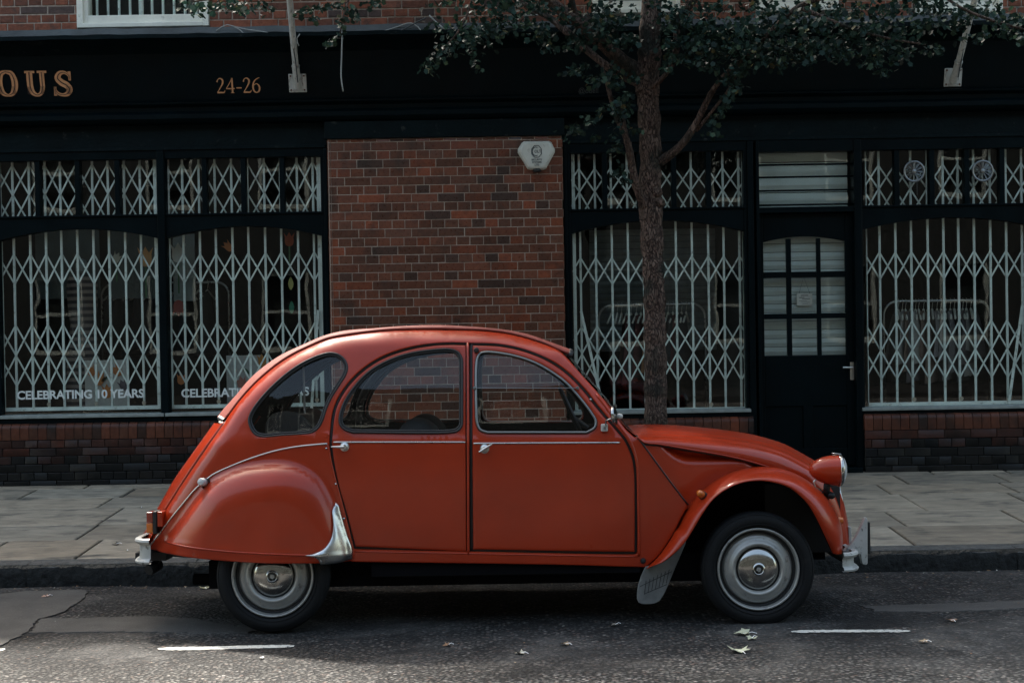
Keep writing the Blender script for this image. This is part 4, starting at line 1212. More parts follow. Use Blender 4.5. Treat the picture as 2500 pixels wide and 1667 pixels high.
tulip(712, 750, .055, YT, (.02, .14, .08), 'bright green paper leaf beside the brick pier', leaf=True, stem=False)
tulip(557, 602, .05, YT, (.35, .12, .04), 'small orange paper flower high in the second shop window', stem=False, ang=.8)
tulip(436, 752, .07, YT, (.20, .05, .04), 'dull red paper tulip at the left of the second shop window', ang=3.14, stem=False)
for k, (a, b_, s_, c, an) in enumerate(((222, 905, .05, (.40, .14, .04), .3), (245, 925, .06, (.45, .17, .05), -.5), (285, 905, .055, (.42, .15, .05), .9), (262, 955, .06, (.5, .18, .05), .1), (300, 940, .05, (.10, .08, .09), .4), (255, 925, .035, (.05, .12, .07), -.9))):
    tulip(a, b_, s_, YW + .44, c, ['small orange paper flower at the top left of the display card', 'orange paper flower on the left of the display card', 'orange paper flower at the top right of the display card', 'largest orange paper flower, low on the display card', 'dark paper flower at the right edge of the display card', 'small green paper leaf among the flowers of the display card'][k], leaf=(k == 5), stem=False, ang=an)
for k, (a, b_, s_, c, an) in enumerate(((640, 880, .055, (.42, .18, .04), .1), (590, 935, .06, (.40, .17, .14), .2), (442, 925, .05, (.40, .14, .04), .0), (600, 905, .04, (.04, .10, .06), .8))):
    tulip(a, b_, s_, YW + .44, c, ['orange paper flower beside the card behind the car roof', 'pink paper tulip on the card behind the car roof', 'orange paper flower low at the left of the second window', 'green paper leaf on the card behind the car roof'][k], leaf=(k == 3), stem=False, ang=an)

# sign hanging inside the door
p = W(1964, 731, YD + .085); sg = empty('hanging_sign', (p.x, YD + .085, p.z), 'small white card sign hanging on a string inside the door glass', 'sign')
m_ = MB(); m_.box(p.x - .066, p.x + .066, YD + .083, YD + .087, p.z - .052, p.z + .052); m_.build('card', M['card'], sg, bevel=.002)
m_ = MB(); m_.tube([(p.x - .045, YD + .085, p.z + .05), (p.x - .004, YD + .085, p.z + .19), (p.x + .045, YD + .085, p.z + .05)], .0018, 5); m_.build('string', M['ink'], sg)
m_ = MB()
for k, (z_, a, b_, h_) in enumerate(((.034, -.03, .03, .007), (.016, -.045, .0, .006), (.004, -.02, .045, .005), (-.012, -.045, .02, .003), (-.024, -.03, .045, .003), (-.036, -.02, .03, .003))):
    m_.box(p.x + a, p.x + b_, YD + .0815, YD + .0825, p.z + z_ - h_ / 2, p.z + z_ + h_ / 2)
m_.build('print', M['ink'], sg)

# alarm box -----------------------------------------------------------------
p = W(1309, 382, YW - .06)
al = empty('alarm_box', (p.x, YW, p.z), 'pale six-sided security alarm box on the brick pier', 'alarm box')
def apt(px_, py_): q = W(px_, py_, YW - .07); return (q.x, q.z)
ol = [apt(*q) for q in ((1274, 349), (1280, 345), (1340, 344), (1346, 348), (1354, 364), (1354, 371), (1333, 410), (1326, 413), (1296, 413), (1289, 411), (1265, 372), (1265, 364))]
cx_, cz_ = np.mean(ol, axis=0)
m_ = MB(); n_ = len(ol); vs = []
for k, (y_, s_) in enumerate(((YW, 1.02), (YW - .045, 1.02), (YW - .068, .94), (YW - .075, .80))):
    vs += [(cx_ + (a - cx_) * s_, y_, cz_ + (b_ - cz_) * s_) for a, b_ in ol]
fs = []
for k in range(3): fs += [(k * n_ + i, (k + 1) * n_ + i, (k + 1) * n_ + (i + 1) % n_, k * n_ + (i + 1) % n_) for i in range(n_)]
if area2(ol) > 0: fs = [f[::-1] for f in fs]; cap = tuple(range(3 * n_, 4 * n_))
else: cap = tuple(range(3 * n_, 4 * n_))[::-1]
m_.add(vs, fs + [cap]); m_.build('housing', M['alarm'], al, bevel=.003)
m_ = MB(); q = W(1311, 415, YW - .05); m_.lathe([(.0, .0), (.034, .0), (.034, -.016), (.026, -.026), (0, -.03)], (q.x, YW - .035, q.z + .008), axis=(0, 0, 1), n=24); m_.build('strobe', M['black'], al, smooth=True)
m_ = MB(); ya = YW - .0765
q = W(1310, 370, YW - .08)
oc = [(q.x + .044 * math.cos(a) * .98 + .0, q.z + .052 * math.sin(a)) for a in [math.pi / 8 + k * math.pi / 4 for k in range(8)]]
for a, b_ in zip(oc, oc[1:] + oc[:1]): m_.obox((a[0], ya, a[1]), (b_[0], ya, b_[1]), .006, .002)
cc = [(q.x - .002 + .030 * math.cos(a) * 1.0 - .004, q.z + .036 * math.sin(a)) for a in np.linspace(R(62), R(298), 9)]
for a, b_ in zip(cc[:-1], cc[1:]): m_.obox((a[0], ya, a[1]), (b_[0], ya, b_[1]), .006, .002)
text_mesh(m_, 'OLT', q.x - .018, q.z - .011, ya, .034, sx=.85, offset=.0008, depth=.0008)
for k, t_ in enumerate(('SECURITY', 'SYSTEMS', 'LTD')): text_mesh(m_, t_, q.x + .001, q.z - .074 - k * .021, ya, .0205, sx=.98, offset=.0004, depth=.0008, align='CENTER')
m_.build('emblem', M['ink'], al)

# flagpoles -----------------------------------------------------------------
def flag(px_, py_, ex, ey, out, label):
    b_ = fpt(px_, py_)
    root = empty('flagpole', tuple(b_), label, 'flagpole', 'slanting flagpoles on the fascia')
    m_ = MB(); s_ = .072; yy = lambda dz: b_.y - LEAN * dz
    vs = [(b_.x + i * s_, yy(j * s_) - d_, b_.z + j * s_) for d_ in (-.004, .008) for i, j in ((-1, -1), (1, -1), (1, 1), (-1, 1))]
    m_.add(vs, [(4, 5, 6, 7), (0, 1, 5, 4), (1, 2, 6, 5), (2, 3, 7, 6), (3, 0, 4, 7)]); m_.build('mounting_plate', M['pole'], root, bevel=.004)
    m_ = MB()
    for i in (-1, 1):
        for j in (-1, 1): m_.lathe([(.008, -.001), (.007, -.006), (0, -.007)], (b_.x + i * .055, yy(j * .055) - .009, b_.z + j * .055), n=10)
    m_.build('bolt', M['rust'], root)
    e = W(ex, ey, b_.y - out); a = Vector((b_.x, b_.y - .01, b_.z - .04)); d_ = (e - a)
    m_ = MB(); m_.tube([a, a + d_ * .25], .030, 14); m_.tube([a + d_ * .25, a + d_ * .262], .033, 14); m_.build('socket', M['pole'], root, smooth=40)
    m_ = MB(); m_.tube([a + d_ * .2, a + d_ * 1.0, a + d_ * 2.6], [.0255, .024, .020], 14); m_.build('pole', M['pole'], root, smooth=40)
    m_ = MB(); m_.tube([a + d_ * .1 + Vector((.012, -.032, -.03)), a + d_ * .3 + Vector((.008, -.034, 0)), a + d_ * .45 + Vector((.0, -.028, 0))], .005, 6); m_.build('cord', M['ink'], root)
flag(727, 204, 707, 0, .50, 'white painted flagpole on the fascia beside the gold house number')
flag(2326, 190, 2380, 0, .62, 'white painted flagpole on the fascia above the right shop window')

# loose cables on the cornice
def cable(pts, r_, label, mt='cable'):
    m_ = MB(); m_.tube(cat([tuple(W(a, b_, Y)) for a, b_, Y in pts], .03), r_, 6)
    tag(m_.build('loose_cable', M[mt], smooth=True), label, 'cable', 'loose cables on the cornice')
Yc_ = P0 - .2
cable([(833, 70, Yc_), (835, 88, Yc_ - .005), (834, 140, Yc_ - .01), (833, 190, Yc_ - .01), (836, 212, Yc_ - .01), (838, 224, Yc_ - .01)], .006, 'thin pale cable hanging down over the fascia right of the flagpole')
cable([(732, 84, Yc_ - .01), (725, 94, Yc_ - .015), (726, 104, Yc_ - .01), (730, 113, Yc_ - .01)], .005, 'short curled cable end hanging beside the left flagpole')
Yl = P0 - .135
cable([(528, 76, Yl), (540, 67, Yl), (555, 61, Yl), (580, 70, Yl), (597, 84, Yl - .045)], .004, 'short cable looping over the flashing right of the white window')
cable([(555, 61, Yl), (600, 72, Yl), (640, 78, Yl - .03), (676, 86, Yl - .05)], .004, 'long thin cable lying along the flashing left of the flagpole')
cable([(912, 83, Yl - .05), (960, 70, Yl), (1003, 57, Yl), (1020, 66, Yl), (1031, 81, Yl - .045)], .005, 'pale cable arching over the flashing above the brick pier')
cable([(968, 82, Yl - .045), (1005, 62, Yl), (1040, 44, Yl)], .006, 'dark cable climbing the flashing above the brick pier', 'ink')
cable([(1048, 38, Yl), (1062, 52, Yl), (1085, 72, Yl - .045)], .006, 'pale cable beside the foliage above the brick pier')
cable([(1218, 68, Yl - .045), (1255, 52, Yl), (1262, 42, Yl), (1300, 38, Yl), (1330, 36, Yl)], .006, 'pale cable crossing the flashing left of the tree trunk')

# opposite side of the street (behind the camera; seen in reflections)
op = empty('terrace_building', (0, -12.2, .12), 'plain brick terrace across the street', 'building')
m_ = MB(); oh = []
for fl in range(3):
    for k in range(-7, 8): oh.append((k * 2.3 - .5, k * 2.3 + .5, 1.0 + fl * 2.9, 2.6 + fl * 2.9))
wallback(m_, -24, 24, .1, 9.0, -12.5, -12.2, oh)
for k in range(len(m_.c)): m_.c[k] = (.012, .012, .012, 1)
m_.build('wall', M['mortar_dark'], op)
for a, b_, c, d_ in oh:
    m_ = MB(); m_.box(a, a + .07, -12.32, -12.24, c, d_); m_.box(b_ - .07, b_, -12.32, -12.24, c, d_); m_.box(a + .07, b_ - .07, -12.32, -12.24, c, c + .1); m_.box(a + .07, b_ - .07, -12.32, -12.24, (c + d_) / 2 - .03, (c + d_) / 2 + .03); m_.box(a + .07, b_ - .07, -12.32, -12.24, d_ - .06, d_)
    wo = m_.build('window', M['sill'], op)
    m_ = MB(); m_.box(a + .05, b_ - .05, -12.36, -12.34, c, d_); m_.build('pane', M['shopglass'], wo)
m_ = MB(); m_.box(-24, 24, -12.9, -12.6, .1, 8.9); m_.build('interior_wall', M['dark'], op)

# plain neighbours of the shop, outside the frame of the picture
for sgn, word in ((-1, 'left'), (1, 'right')):
    nb = empty('brick_house', (sgn * 13.6, YW, ZW), 'plain brick house adjoining the shop building on its ' + word + ' side', 'building')
    x0_, x1_ = (-19.6, -7.52) if sgn < 0 else (7.52, 19.6)
    hs = [(x0_ + 1.2 + k * 2.9, x0_ + 2.3 + k * 2.9, 1.1 + fl * 3.1, 2.8 + fl * 3.1) for k in range(4) for fl in range(2)]
    m_ = MB(); wallback(m_, x0_, x1_, ZW - .1, 7.3, YW + .01, YW + .3, hs); m_.box(x0_, x1_, YW + 6, YW + 6.3, ZW, 7.3); m_.box(x0_, x0_ + .3, YW + .3, YW + 6, ZW, 7.3); m_.box(x1_ - .3, x1_, YW + .3, YW + 6, ZW, 7.3)
    for k in range(len(m_.c)): m_.c[k] = (.13, .055, .035, 1)
    m_.build('wall', M['oldbrick'], nb, colors=True)
    m_ = MB(); m_.box(x0_, x1_, YW + .02, YW + 6.3, 7.3, 7.42); m_.build('roof', M['lead'], nb)
    for a_, b_, c_, d_ in hs:
        m_ = MB(); m_.box(a_, a_ + .07, YW + .1, YW + .2, c_, d_); m_.box(b_ - .07, b_, YW + .1, YW + .2, c_, d_); m_.box(a_ + .07, b_ - .07, YW + .1, YW + .2, c_, c_ + .1); m_.box(a_ + .07, b_ - .07, YW + .1, YW + .2, d_ - .06, d_); m_.box(a_ + .07, b_ - .07, YW + .11, YW + .19, (c_ + d_) / 2 - .03, (c_ + d_) / 2 + .03)
        wo = m_.build('window', M['white'], nb); m_ = MB(); m_.box(a_ + .05, b_ - .05, YW + .15, YW + .155, c_, d_); m_.build('pane', M['shopglass'], wo)
        m_ = MB(); m_.box(a_, b_, YW + .29, YW + .30, c_, d_); m_.build('curtain', M['dark'], wo)
# ------------------------------------------------------------------ the car (built in its own upright frame)
car = empty('parked_car', (0, 0, 0), 'small vintage orange-red saloon car with a rolled fabric roof, parked at the kerb', 'car')
car.rotation_euler = (-0.028, 0, 0)
YC = 0.69
def side(x, z):
    x = np.asarray(x, float); z = np.asarray(z, float)
    y = .030 + np.where(z > .93, .20 * (z - .93) + .16 * (z - .93) ** 2, .05 * (z - .93) ** 2)
    y = y + np.where(x < -.9, .20 * (x + .9) ** 2, 0) + np.where(x > .3, .16 * (x - .3) ** 2, 0)
    return y
def Rr(x): return np.interp(np.asarray(x, float), [-2, -1.3, .1, .3], [.07, .09, .09, .028])
def S1(x, z): return float(side(x, z))
def Sprof(x, z): return float(side(x, z) + Rr(x) * .9)

# upper edge of the painted side, windscreen foot -> roof -> tail
prof_px = [(1548, 1066), (1532, 1052), (1502, 1012), (1470, 970), (1424, 919), (1390, 880), (1367, 857), (1340, 845), (1310, 834), (1250, 817.5), (1190, 809), (1145, 807),
           (1070, 805.5), (980, 806.5), (920, 810.5), (845, 820), (800, 829), (754, 848), (715, 867), (677, 891), (626, 934), (588, 975), (565, 1005), (544.5, 1036),
           (498.6, 1102), (464, 1153), (430, 1205), (401, 1252), (378, 1292), (357, 1331)]
PROF = cat(tr(prof_px, Sprof), .014)
def S(x, z):
    x = np.atleast_1d(np.asarray(x, float)); z = np.atleast_1d(np.asarray(z, float))
    d = seg_dist(np.stack([x, z], 1), PROF, False); r_ = Rr(x); k = np.clip(1 - d / r_, 0, 1)
    return side(x, z) + r_ * (1 - np.sqrt(1 - .998 * k * k))
def Sf(x, z): return float(S(x, z)[0])

# ---- outlines traced from the photograph, lifted onto the curved side
hole_q = cat(tr([(608, 1028), (613, 1008), (634, 977), (664, 944), (703, 910), (741, 885), (779, 868), (804.7, 862), (826, 866), (841.7, 880), (847, 896), (843, 914), (827.7, 939), (810, 967), (796, 997), (787.5, 1023), (777, 1043), (761, 1055), (741, 1058.5), (690, 1062), (641, 1065), (621, 1057)], Sf), .009, True)
hole_r = multi([tr([(1128, 1020), (1128, 900), (1127, 876), (1118, 860), (1100, 853), (1055, 854.5), (995, 864), (944, 882), (899, 909), (860, 951), (838, 988), (829.5, 1018), (831, 1036), (842, 1048), (862, 1055)], Sf), tr([(862, 1055), (1100, 1055), (1117, 1051), (1127, 1039), (1128, 1020)], Sf)], .009)
hole_f = multi([tr([(1190, 1057), (1171.7, 1050), (1163.5, 1034), (1161, 1000), (1161, 890), (1164, 873), (1172, 861), (1187, 857.5), (1220, 860), (1264.6, 869), (1309.6, 885), (1354.6, 911), (1384.5, 934), (1414.5, 967), (1444.5, 1006), (1456, 1027), (1453.5, 1044), (1432.5, 1057)], Sf), tr([(1432.5, 1057), (1190, 1057)], Sf)], .009)
door_r = multi([tr([(868, 1334), (1139, 1346)], Sf), tr([(1139, 1346), (1137.5, 843)], Sf),
                tr([(1137.5, 843), (1100, 842), (1055, 844.5), (995, 855), (935, 876), (884, 909), (845, 951), (821, 996), (812, 1050), (810.5, 1085), (815, 1125), (827, 1185), (845, 1247.6), (858, 1297), (868, 1334)], Sf)], .009)
door_f = multi([tr([(1155, 1341), (1549.5, 1347)], Sf),
                tr([(1549.5, 1347), (1550, 1240), (1547, 1138.6), (1539, 1106.7), (1525, 1077), (1500, 1046), (1482, 1026), (1455, 994), (1423.5, 954), (1386, 915.5), (1341, 884), (1279.6, 858.8), (1219.7, 846), (1153.7, 843)], Sf),
                tr([(1153.7, 843), (1155, 1341)], Sf)], .009)
opening = multi([tr([(868, 1334), (1549.5, 1347)], Sf),
                 tr([(1549.5, 1347), (1550, 1240), (1547, 1138.6), (1539, 1106.7), (1525, 1077), (1500, 1046), (1482, 1026), (1455, 994), (1423.5, 954), (1386, 915.5), (1341, 884), (1279.6, 858.8), (1219.7, 846), (1137.5, 843)], Sf),
                 tr([(1137.5, 843), (1100, 842), (1055, 844.5), (995, 855), (935, 876), (884, 909), (845, 951), (821, 996), (812, 1050), (810.5, 1085), (815, 1125), (827, 1185), (845, 1247.6), (858, 1297), (868, 1334)], Sf)], .009)
opening = offset_poly(opening, .013)
body_low = tr([(357, 1331), (372, 1330), (440, 1290), (500, 1245), (570, 1215), (650, 1203), (730, 1215), (790, 1255), (835, 1320), (850, 1366), (866, 1371)], S1)
body_sill = tr([(866, 1371), (1400, 1379), (1577, 1384)], S1)
body_frt = tr([(1577, 1384), (1607, 1356), (1642, 1305), (1664, 1262), (1681, 1232)], S1)
body_seam = tr([(1681, 1232), (1555, 1067)], S1)
body = PROF + body_low[1:] + body_sill[1:] + body_frt[1:] + body_seam[1:]
body = multi([PROF[::4] + [PROF[-1]], body_low, body_sill, body_frt, body_seam + [PROF[0]]], .016)

def both(fn, name, mats, parent=car, smooth=40, **kw):
    """the same part on the near and on the far side"""
    o1 = fn().build(name, mats, parent, smooth=smooth, local=True, **kw)
    m2 = fn().mirror(); o2 = m2.build(name, mats, parent, smooth=smooth, local=True, **kw)
    return o1, o2
def cb(mb, name, mats, parent=car, smooth=40, **kw): return mb.build(name, mats, parent, smooth=smooth, local=True, **kw)
def on(curve, off, Sfun=S):
    A = np.array(curve); Y = Sfun(A[:, 0], A[:, 1])
    return [(a[0], y + off, a[1]) for a, y in zip(A, Y)]
PM = [M['paint'], M['lining']]

def crease_S(zc, amt=.004):
    def f(x, z):
        y = S(x, z); zl = zc(np.asarray(x)); t = np.clip((z - zl) / .006 + .5, 0, 1); return y + amt * t * t * (3 - 2 * t)
    return f
cr_a, cr_b = tr([(812, 1066), (1420, 1066)], Sf), None
zc_door = lambda x: np.interp(x, [cr_a[0][0], cr_a[1][0]], [cr_a[0][1], cr_a[1][1]])
# quarter-panel crease from below the rear side window down to the tail
cq = cat(tr([(845, 1060), (790, 1060), (700, 1064), (630, 1071), (570, 1080), (535, 1089), (515, 1110), (480, 1165)], Sf), .02)
def S_body(x, z):
    y = S(x, z); P = np.stack([x, z], 1)
    d = seg_dist(P, cq, False)
    return y - .006 * np.clip(1 - d / .016, 0, 1) ** 2
def mk_body():
    m_ = MB(); panel(m_, body, [opening, hole_q], S_body, .035, .018, .004); return m_
sides = both(mk_body, 'body_side', PM)

def mk_door(ol, hl):
    m_ = MB(); panel(m_, ol, [hl], crease_S(zc_door), .03, .022, .007); return m_
dr1 = both(lambda: mk_door(door_r, hole_r), 'door', PM)
dr2 = both(lambda: mk_door(door_f, hole_f), 'door', PM)
# black gap behind the shut lines, and inner jambs
def mk_gap():
    m_ = MB()
    for ol in (door_r, door_f):
        m_.tube(on(offset_poly(ol, .006), .034), .022, 6, closed=True)
    return m_
both(mk_gap, 'door_seal', M['black'], smooth=True)
# thin painted pillar strip between the doors
def mk_pillar():
    m_ = MB(); c = cat(tr([(1145.5, 842), (1146, 1000), (1147, 1352)], Sf), .03); m_.tube(on(c, .012), .0105, 8, flat=.8); return m_
def mk_pillar():
    m_ = MB(); c = tr([(1142, 838), (1142.6, 1000), (1143.4, 1354)], Sf); m_.tube(on(cat(c, .03), .004), .0065, 8); return m_
both(mk_pillar, 'pillar_strip', M['paint'], smooth=True)
# raised column in front of the front door
def mk_col():
    m_ = MB(); c = cat(tr([(1456, 962), (1482, 997), (1512, 1040), (1536, 1072), (1549, 1104), (1556, 1140), (1559, 1240), (1560.5, 1356)], Sf), .02)
    m_.tube(on(c, .002), .0075, 8); return m_
both(mk_col, 'door_column', M['paint'], smooth=True)
def mk_seam():
    m_ = MB(); c = cat(tr([(1553, 1062), (1590, 1112), (1640, 1180), (1680, 1232)], S1), .03); m_.tube(on(c, -.001, side), .0045, 6); return m_
both(mk_seam, 'wing_seam', M['black'], smooth=True)

# windows: glass, rubber, chrome frame
def gl(hl, off=.012):
    def f():
        m_ = MB(); panel(m_, offset_poly(hl, .004), [], lambda x, z: S(x, z) + off, .08, 0, 0); return m_
    return f
for hl, par, nm in ((hole_q, sides, 'q'), (hole_r, dr1, 'r'), (hole_f, dr2, 'f')):
    for k in (0, 1):
        g = gl(hl)(); g = g.mirror() if k else g; g.build('window_glass', M['carglass'], par[k], smooth=True, local=True)
        t = MB(); t.tube(on(hl, .0), .0062 if nm != 'f' else .0045, 8, closed=True)
        if nm == 'r' or nm == 'q': t.tube(on(offset_poly(hl, -.010), .006), .0055, 8, closed=True)
        t = t.mirror() if k else t; t.build('window_seal', M['black'], par[k], smooth=True, local=True)
        if nm == 'f':
            t = MB(); t.tube(on(offset_poly(hl, -.004), -.001), .0058, 8, closed=True); t = t.mirror() if k else t
            t.build('window_frame', M['frame'], par[k], smooth=True, local=True)
# hinged front window: bar and catches, stay at the top
t = MB(); a, b_ = tr([(1158, 947), (1410, 947)], Sf); t.tube(on([a, ((a[0] + b_[0]) / 2, (a[1] + b_[1]) / 2), b_], -.008), .0022, 6)
for q in (a, b_): t.lathe([(.0, -.012), (.007, -.010), (.009, 0), (.009, .01)], (q[0], Sf(*q) - .004, q[1]), n=12)
t.build('window_bar', M['frame'], dr2[0], smooth=40, local=True)
t = MB(); q = tr([(1163, 855)], Sf)[0]; t.lathe([(.0, -.018), (.010, -.016), (.014, -.006), (.014, .005)], (q[0], Sf(*q), q[1]), n=16); t.build('window_catch', M['black'], dr2[0], smooth=40, local=True)

# bright strips, handles, rivets
def strip(pts, r_, par, Sfun=S, off=-.002, nm='trim_strip', m_='alu'):
    t = MB(); t.tube(on(cat(tr(pts, Sf), .03), off, Sfun), r_, 8, flat=.7); return t.build(nm, M[m_], par, smooth=True, local=True)
strip([(814, 1079), (980, 1079), (1136, 1079)], .0042, dr1[0]); strip([(1156, 1082), (1330, 1081), (1513, 1080)], .0042, dr2[0])
def handle(px, py, dx0, dy0, dx1, dy1, par):
    q = tr([(px, py)], Sf)[0]; y = Sf(*q); t = MB(); s_ = 1 / 492.
    t.lathe([(.0, -.016), (.012, -.015), (.016, -.011), (.0225, -.009), (.0235, -.004), (.0235, .002)], (q[0], y, q[1]), n=24)
    a = Vector((q[0] + dx0 * s_, y - .036, q[1] - dy0 * s_)); b2 = Vector((q[0] + dx1 * s_, y - .038, q[1] - dy1 * s_)); c = Vector((q[0], y - .03, q[1]))
    t.tube([c + Vector((0, .02, 0)), c], .008, 10); t.tube([a, c, b2], [.0045, .0085, .0035] if dx0 else [.0085, .0085, .004], 10)
    t.build('handle', M['alu'], par, smooth=40, local=True)
handle(841.5, 1090, -3, -.5, -31, -1, dr1[0]); handle(1183, 1095, -13, 7, 19, -12, dr2[0])

# ---- roof: painted rails come with the sides; fabric over the middle, header and tail skins
def crest(px, Y=YC): return [tuple(CL(a, b_, Y)) for a, b_ in px]
def loft(edge, cres, n_sec, p=.5, nst=60, lin=True):
    E = resample(edge, nst); K = resample(cres, nst); rows = []
    for e, k in zip(E, K):
        row = []
        for j in range(n_sec * 2 + 1):
            u = j / n_sec if j <= n_sec else 2 - j / n_sec
            s_ = math.sin(u * math.pi / 2) ** p
            y = e[1] + (k[1] - e[1]) * u
            row.append((e[0] + (k[0] - e[0]) * s_, y if j <= n_sec else 2 * YC - y, e[2] + (k[2] - e[2]) * s_))
        rows.append(row)
    return rows
fab_e = [(1388, 862), (1367, 853), (1340, 841), (1310, 830), (1250, 813.5), (1190, 805), (1145, 803), (1070, 801), (980, 802.5), (920, 806.5), (845, 816), (800, 825), (754, 844), (715, 863), (677, 887), (626, 930), (588, 971), (565, 1001), (552, 1019)]
fab_c = [(1388, 851.5), (1384, 850), (1340, 834), (1310, 823), (1280, 814), (1240, 806.5), (1190, 801), (1130, 796.5), (1070, 794.2), (980, 797), (920, 802), (845, 808), (800, 819), (754, 839), (687, 871), (626, 918), (588, 964), (557, 997), (544.5, 1013)]
Ef = [(p[0], float(side(*p)) + .085, p[1]) for p in tr(cat(fab_e, 12), lambda x, z: S1(x, z) + .085)]
Kf = crest(cat(fab_c, 12))
rows = loft(Ef, Kf, 8, .55, 70)
fr2 = MB(); fr2.grid(rows, flip=True)
fr2.tube([Vector(r[0]) for r in rows], .006, 8); fr2.tube([Vector(r[-1]) for r in rows], .006, 8)
fab = cb(fr2, 'fabric_roof', M['fabric'], smooth=True)
# black front end of the rolled fabric
e = MB(); e.tube([tuple(np.array(p) + np.array([.006, 0, -.012])) for p in rows[0]], .014, 8); e.build('front_seam', M['black'], fab, smooth=True, local=True)
# painted shell under the fabric, from the windscreen header to the tail
Eu = [(x, float(side(x, z) + Rr(x) * .9), z) for x, z in PROF]
Ek = [(x, YC, z + .012) for x, z in PROF]
i0 = min(range(len(PROF)), key=lambda i: (PROF[i][0] - tr([(1340, 845)], Sf)[0][0]) ** 2 + (PROF[i][1] - tr([(1340, 845)], Sf)[0][1]) ** 2)
rows = loft(Eu[i0:], Ek[i0:], 6, .7, 80)
u_ = MB(); u_.grid(rows, flip=True); cb(u_, 'roof_shell', M['lining'], smooth=True)
iw = min(range(len(PROF)), key=lambda i: abs(PROF[i][0] - tr([(1384, 873)], Sf)[0][0]) + abs(PROF[i][1] - tr([(1384, 873)], Sf)[0][1]))
rows = loft(Eu[iw:i0 + 1], Ek[iw:i0 + 1], 6, .7, 8); u_ = MB(); u_.grid(rows, flip=True); cb(u_, 'windscreen_header', M['paint'], smooth=True)
# windscreen
wt = [(p[0], p[1] - .0, p[2]) for p in Eu[:iw + 1]]
rows = loft(wt, [(x + .035, YC, z + .01) for x, y, z in wt], 6, .8, 10)
g = MB(); g.grid([[tuple(q) for q in r[1:-1]] for r in rows]); cb(g, 'windscreen', M['carglass'], smooth=True)
# boot lid with its painted rim
lid_e = [(548, 1032), (498.6, 1100), (464, 1151), (430, 1203), (403, 1246)]
lid_c = [(538, 1027), (496, 1086), (468, 1124), (442, 1160), (407, 1220), (393, 1246)]
Ee = [(x, y_, z) for (x, z), y_ in [(p, float(side(*p)) + .075) for p in tr(cat(lid_e, 10), lambda x, z: S1(x, z) + .075)]]
Kc = crest(cat(lid_c, 10)); rows = loft(Ee, Kc, 8, .5, 40)
l_ = MB(); l_.grid(rows, flip=True); l_.tube([Vector(r[0]) for r in rows], .011, 10); l_.tube([Vector(r[-1]) for r in rows], .011, 10)
lid = cb(l_, 'boot_lid', M['paint'], smooth=True)
sm_ = MB(); sm_.tube([(x_, float(side(x_, z_)) + .068, z_) for x_, z_ in tr(cat([(553, 1030), (503, 1102), (468, 1154), (434, 1206), (408, 1250)], 12), lambda x, z: S1(x, z) + .07)], .0085, 6); sm_.build('lid_seal', M['black'], lid, smooth=True, local=True)
h = MB(); p = CL(545, 1021, .20); q = CL(537, 1026, .6)
h.tube([CL(537, 1020, .26), CL(549, 1027, .22)], .014, 12); h.tube([CL(537, 1031, .24), CL(548, 1036, .21)], .009, 12); h.build('hinge', M['chrome'], lid, smooth=40, local=True)
# tail skin beneath the lid and black panel behind
tl = MB(); rows = []
for px_, py_ in ((400, 1250), (385, 1283), (368, 1312), (356, 1333)):
    e_ = CL(px_, py_, .24); k_ = CL(px_ - 4, py_ - 3, YC); rows.append([(e_.x + (k_.x - e_.x) * s_, e_.y + (2 * (YC - e_.y)) * j / 8, e_.z) for j, s_ in [(j, math.sin(j / 8 * math.pi)) for j in range(9)]])
tl.grid(rows, flip=True); cb(tl, 'tail_panel', M['paint'], smooth=True)

# ---- rear wings
bead = [(363, 1334), (379, 1316), (409.7, 1275), (443, 1234), (478.6, 1192), (501.5, 1173), (519, 1159), (575, 1133), (626, 1114), (677, 1099), (728, 1089.5), (765, 1085.5), (799, 1082.5)]
rw = multi([tr(bead, S1), tr([(799, 1082.5), (804, 1092), (810, 1125), (818, 1160), (836, 1227), (849, 1278), (858, 1315), (866, 1350), (866, 1369)], S1), tr([(866, 1369), (785, 1368.5), (632, 1365), (530, 1358), (443, 1350), (363, 1338), (363, 1334)], S1)], .016)
Btop = cat(tr([(384, 1330), (420, 1278), (462, 1218), (498, 1176), (535, 1150), (592, 1128), (640, 1120), (680, 1119), (725, 1126), (765, 1146), (792, 1172), (815, 1215), (835, 1275), (852, 1330), (858, 1372)], S1), .02)
Bfull = Btop + [(Btop[-1][0], Btop[-1][1] - .2), (Btop[0][0], Btop[0][1] - .2)]
ridge = cat(tr([(375, 1316), (450, 1325), (570, 1337), (670, 1343), (754, 1347.5), (860, 1350)], S1), .03)
def smi(x, xp, fp):
    xs_ = np.linspace(xp[0] - .3, xp[-1] + .3, 400); f = np.interp(xs_, xp, fp); k = np.hanning(61); k /= k.sum()
    f = np.convolve(np.pad(f, 30, 'edge'), k, 'valid'); return np.interp(x, xs_, f)
def softdist(P, C_):
    A = resample(C_, 160); s_ = np.linalg.norm(A[1] - A[0]); D2 = ((P[:, None, :] - A[None]) ** 2).sum(2) + 1e-7
    return (s_ * (D2 ** -2.5).sum(1) * .75) ** -.25
